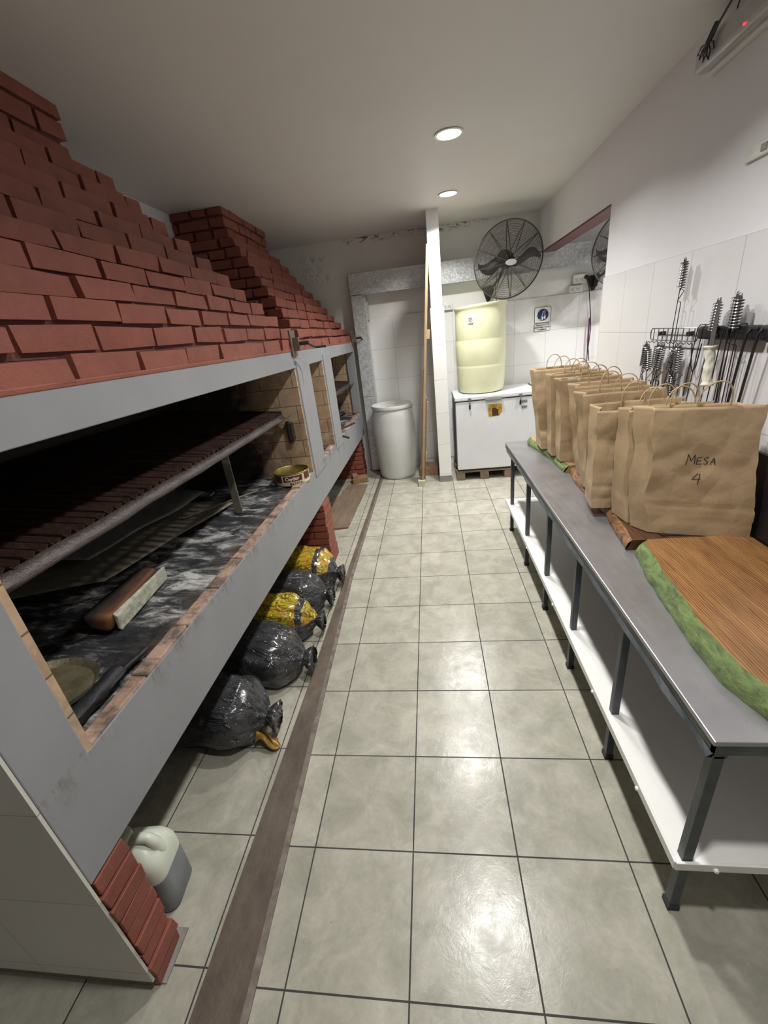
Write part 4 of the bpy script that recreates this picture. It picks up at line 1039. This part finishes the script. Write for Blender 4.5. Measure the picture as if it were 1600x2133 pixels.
def spring_tool(rod=.36, name='spring_handled_tool'):
    """local: hangs along -Z from the origin, lateral along Y"""
    t = thing(name, '', 'grill tool', (0, 0, 0), 'spring-handled tools on the wall rack')
    m = MB(); m.tube([(0, .004, -.035), (0, .009, -.02), (0, .008, -.006), (0, 0, 0), (0, -.008, -.006), (0, -.009, -.02), (0, -.004, -.035)], .0018, 6); m.build('hanging_loop', SPRING, t, world=False, smooth=True)
    m = MB(); n = 10; P_ = []
    for i in range(n*10+1):
        a = 2*PI*i/10; P_.append((.015*math.cos(a), .018*math.sin(a), -.02-.11*i/(n*10)))
    m.tube(P_, .0030, 4); m.tube([(0, 0, -.01), (0, 0, -.14)], .004, 6); m.build('spring_handle', SPRING, t, world=False, smooth=True)
    m = MB(); m.tube([(0, 0, -.13), (0, -.035, -.142), (0, .010, -.185), (0, -.022, -.19), (0, -.024, -.20)], .002, 5)
    m.tube([(0, .004, -.13), (0, .006, -.20), (0, .012, -.20-rod)], .002, 5); m.tube([(0, -.024, -.195), (0, -.022, -.20-rod)], .002, 5)
    m.tube([(0, .012, -.20-rod), (0, -.005, -.215-rod), (0, -.022, -.20-rod)], .002, 5)
    m.build('wire_prongs', WIRE, t, world=False, smooth=True)
    return t
tool = spring_tool(.20)
tool.location = (WX-.045, 2.375, 1.875); tool.rotation_euler = (math.radians(2), 0, 0)
tool['label'] = 'upright spring-handled tool standing tall above the wire rack'
tl = [(2.635, 1.505, 0, 'leftmost spring handle hanging in the rack cluster'), (2.60, 1.50, 5, 'second spring handle from the left in the rack cluster'), (2.555, 1.49, -6, 'third spring handle from the left, leaning left, in the rack cluster'),
      (2.505, 1.50, 8, 'fourth spring handle from the left in the rack cluster'), (2.455, 1.50, -3, 'spring handle at the middle of the rack cluster'), (2.40, 1.505, 6, 'spring handle just right of the middle of the rack cluster'),
      (2.355, 1.49, -8, 'third spring handle from the right in the rack cluster'), (2.30, 1.50, 14, 'second spring handle from the right, leaning, in the rack cluster'), (2.245, 1.505, 0, 'rightmost spring handle hanging in the rack cluster'),
      (2.325, 1.375, -5, 'lower spring handle dangling below the rack cluster')]
for i, (y, z, r, l) in enumerate(tl):
    copy_tree(tool, (WX-.050-.013*(i % 3), y, z), (math.radians(r), 0, math.radians(20*(i % 3)-15)), l)
tool2 = spring_tool(.45); tool2['group'] = 'spring-handled tools hooked on the black bar'
tool2.location = (WX-.052, 2.055, 1.685); tool2.rotation_euler = (math.radians(3), 0, .2); tool2['label'] = 'spring-handled tool on the black bar left of the knife'
copy_tree(tool2, (WX-.050, 1.950, 1.70), (math.radians(3), 0, -.2), 'left one of the paired spring handles above the black bar')
copy_tree(tool2, (WX-.062, 1.918, 1.695), (math.radians(-1), 0, .3), 'right one of the paired spring handles above the black bar')
# skewers
def skewer(th=.0026):
    m = MB(); m.tube([(.006, -.012, -.03), (.008, -.008, 0), (0, 0, .016), (-.02, 0, .016), (-.028, 0, .0), (-.026, .004, -.1), (-.02, .012, -.62)], th, 6)
    return m
sk = skewer().build('skewer', WIRE, smooth=True); pr(sk, 'thin skewer at the left end of the black bar', 'skewer', 'skewers hooked over the black bar')
sk.location = (WX-.028, 2.165, 1.565); sk.rotation_euler = (math.radians(5), 0, 0)
sl = [(2.125, 6, 'second thin skewer from the left end of the black bar'), (1.985, 4, 'thin skewer just right of the knife'), (1.955, -2, 'thin skewer under the left paired spring handle'), (1.90, 1, 'thin skewer under the right paired spring handle')]
for y, r, l in sl:
    c = sk.copy(); COL.objects.link(c); c.location = (WX-.028, y, 1.565); c.rotation_euler = (math.radians(r), 0, 0); c['label'] = l
sk2 = skewer(.0055).build('skewer', BLACK, smooth=True); pr(sk2, 'thick black skewer left of the other thick one on the bar', 'skewer', 'skewers hooked over the black bar'); sk2.location = (WX-.028, 1.845, 1.545); sk2.rotation_euler = (math.radians(5), 0, 0)
c = sk2.copy(); COL.objects.link(c); c.location = (WX-.028, 1.785, 1.545); c['label'] = 'thick black skewer nearest the right picture edge'
# wire hook between the rack and the bar
o = MB().tube([(WX-.03, 2.235, 1.50), (WX-.03, 2.215, 1.40), (WX-.03, 2.195, 1.375), (WX-.03, 2.175, 1.40), (WX-.03, 2.16, 1.50)], .003, 6).build('wire_hook', WIRE, smooth=True); pr(o, 'bent dark wire hanging between the rack and the black bar', 'hook')
# knife
kn = thing('long_knife', 'long steel knife with its handle wrapped in pale cloth, hung on the bar', 'knife', (WX-.05, 2.04, 1.5))
Tk = Matrix.Translation((WX-.062, 2.03, 1.49)) @ Matrix.Rotation(math.radians(-2), 4, 'X')
MB().prism([(-.012, 0), (.018, 0), (.020, .12), (.012, .17), (-.008, .195), (-.014, .10)], -.0015, .0015, 'x', T=Tk @ Matrix.Rotation(0, 4, 'Z')).build('blade', simple('dull_knife_steel', (.22, .22, .23), .35, .8), kn)
m = MB()
def cw(u, v):
    a = 2*PI*u; r = .017+.006*noise.noise((math.cos(a)*2, math.sin(a)*2, v*6))+.008*(v > .93)+.006*(v < .06); return Tk @ Vector((r*math.cos(a), .004+r*math.sin(a)*1.1-.012*(1-v), -.155+.165*v))
m.grid(20, 24, cw); m.build('cloth_wrap', CLOTH, kn, smooth='all', solid=.001)

# emergency light and trunking high on the right wall
el = thing('emergency_light', 'clear-covered emergency light high on the right wall with tied black cord', 'light fixture', (WX, 2.0, 2.56))
MB().box(XW-.03, XW, 1.60, 2.50, 2.555, 2.66).build('backplate', WHITEPL, el, bevel=.006)
MB().box(XW-.085, XW-.031, 1.61, 2.49, 2.56, 2.655).build('clear_cover', CLEAR, el, bevel=.02, bseg=4)
m = MB()
for k in range(14): m.tube([(XW-.05, 2.38-k*.055, 2.575), (XW-.05, 2.36-k*.055, 2.64)], .006, 6)
m.build('led_strip', simple('dotted_silver', (.45, .44, .44), .3, .6), el)
MB().lathe([(0, 0), (.004, 0), (.004, .003), (0, .004)], 10, T=Matrix.Translation((XW-.086, 2.17, 2.572)) @ Matrix.Rotation(-PI/2, 4, 'Y'), cap0=False, cap1=False).build('red_indicator', (lambda t: (t.put(t.b.inputs['Emission Color'], (1, .02, .03)), t.put(t.b.inputs['Emission Strength'], 3.), t.out((.6, .02, .02), .3))[-1])(NT('red_led')), el)
m = MB(); cx = XW-.10
m.tube([(XW-.02, 2.10, 2.70), (cx, 2.13, 2.72), (cx, 2.22, 2.69), (cx, 2.30, 2.655), (cx, 2.36, 2.625)], .004, 6)
m.tube([(cx, 2.325, 2.655), (cx, 2.37, 2.62)], .010, 8)
for dy, dz in ((.07, -.01), (.05, -.03), (-.02, -.06), (-.05, -.04), (.02, -.05)):
    a = Vector((cx, 2.37, 2.62)); q = Vector((0, dy, dz)); s = Vector((0, -dz, dy))*.18; m.tube([a, a+q*.6+s, a+q, a+q*.6-s, a], .003, 5)
m.build('tied_cord', BLACK, el, smooth=True)
MB().tube([(XW-.02, 2.28, CEIL-.002), (XW-.04, 2.31, 2.70), (XW-.03, 2.34, 2.68)], .003, 6).build('supply_cord', BLACK, el, smooth=True)
tk = thing('wall_switch', 'slim white wall switch plate at the right picture edge', 'switch', (XW, 2.0, 2.17))
MB().box(XW-.014, XW, 1.90, 2.15, 2.150, 2.195).build('plate', WHITEPL, tk, bevel=.004)
MB().box(XW-.018, XW-.013, 2.03, 2.06, 2.163, 2.185).build('button', GREYPL, tk)
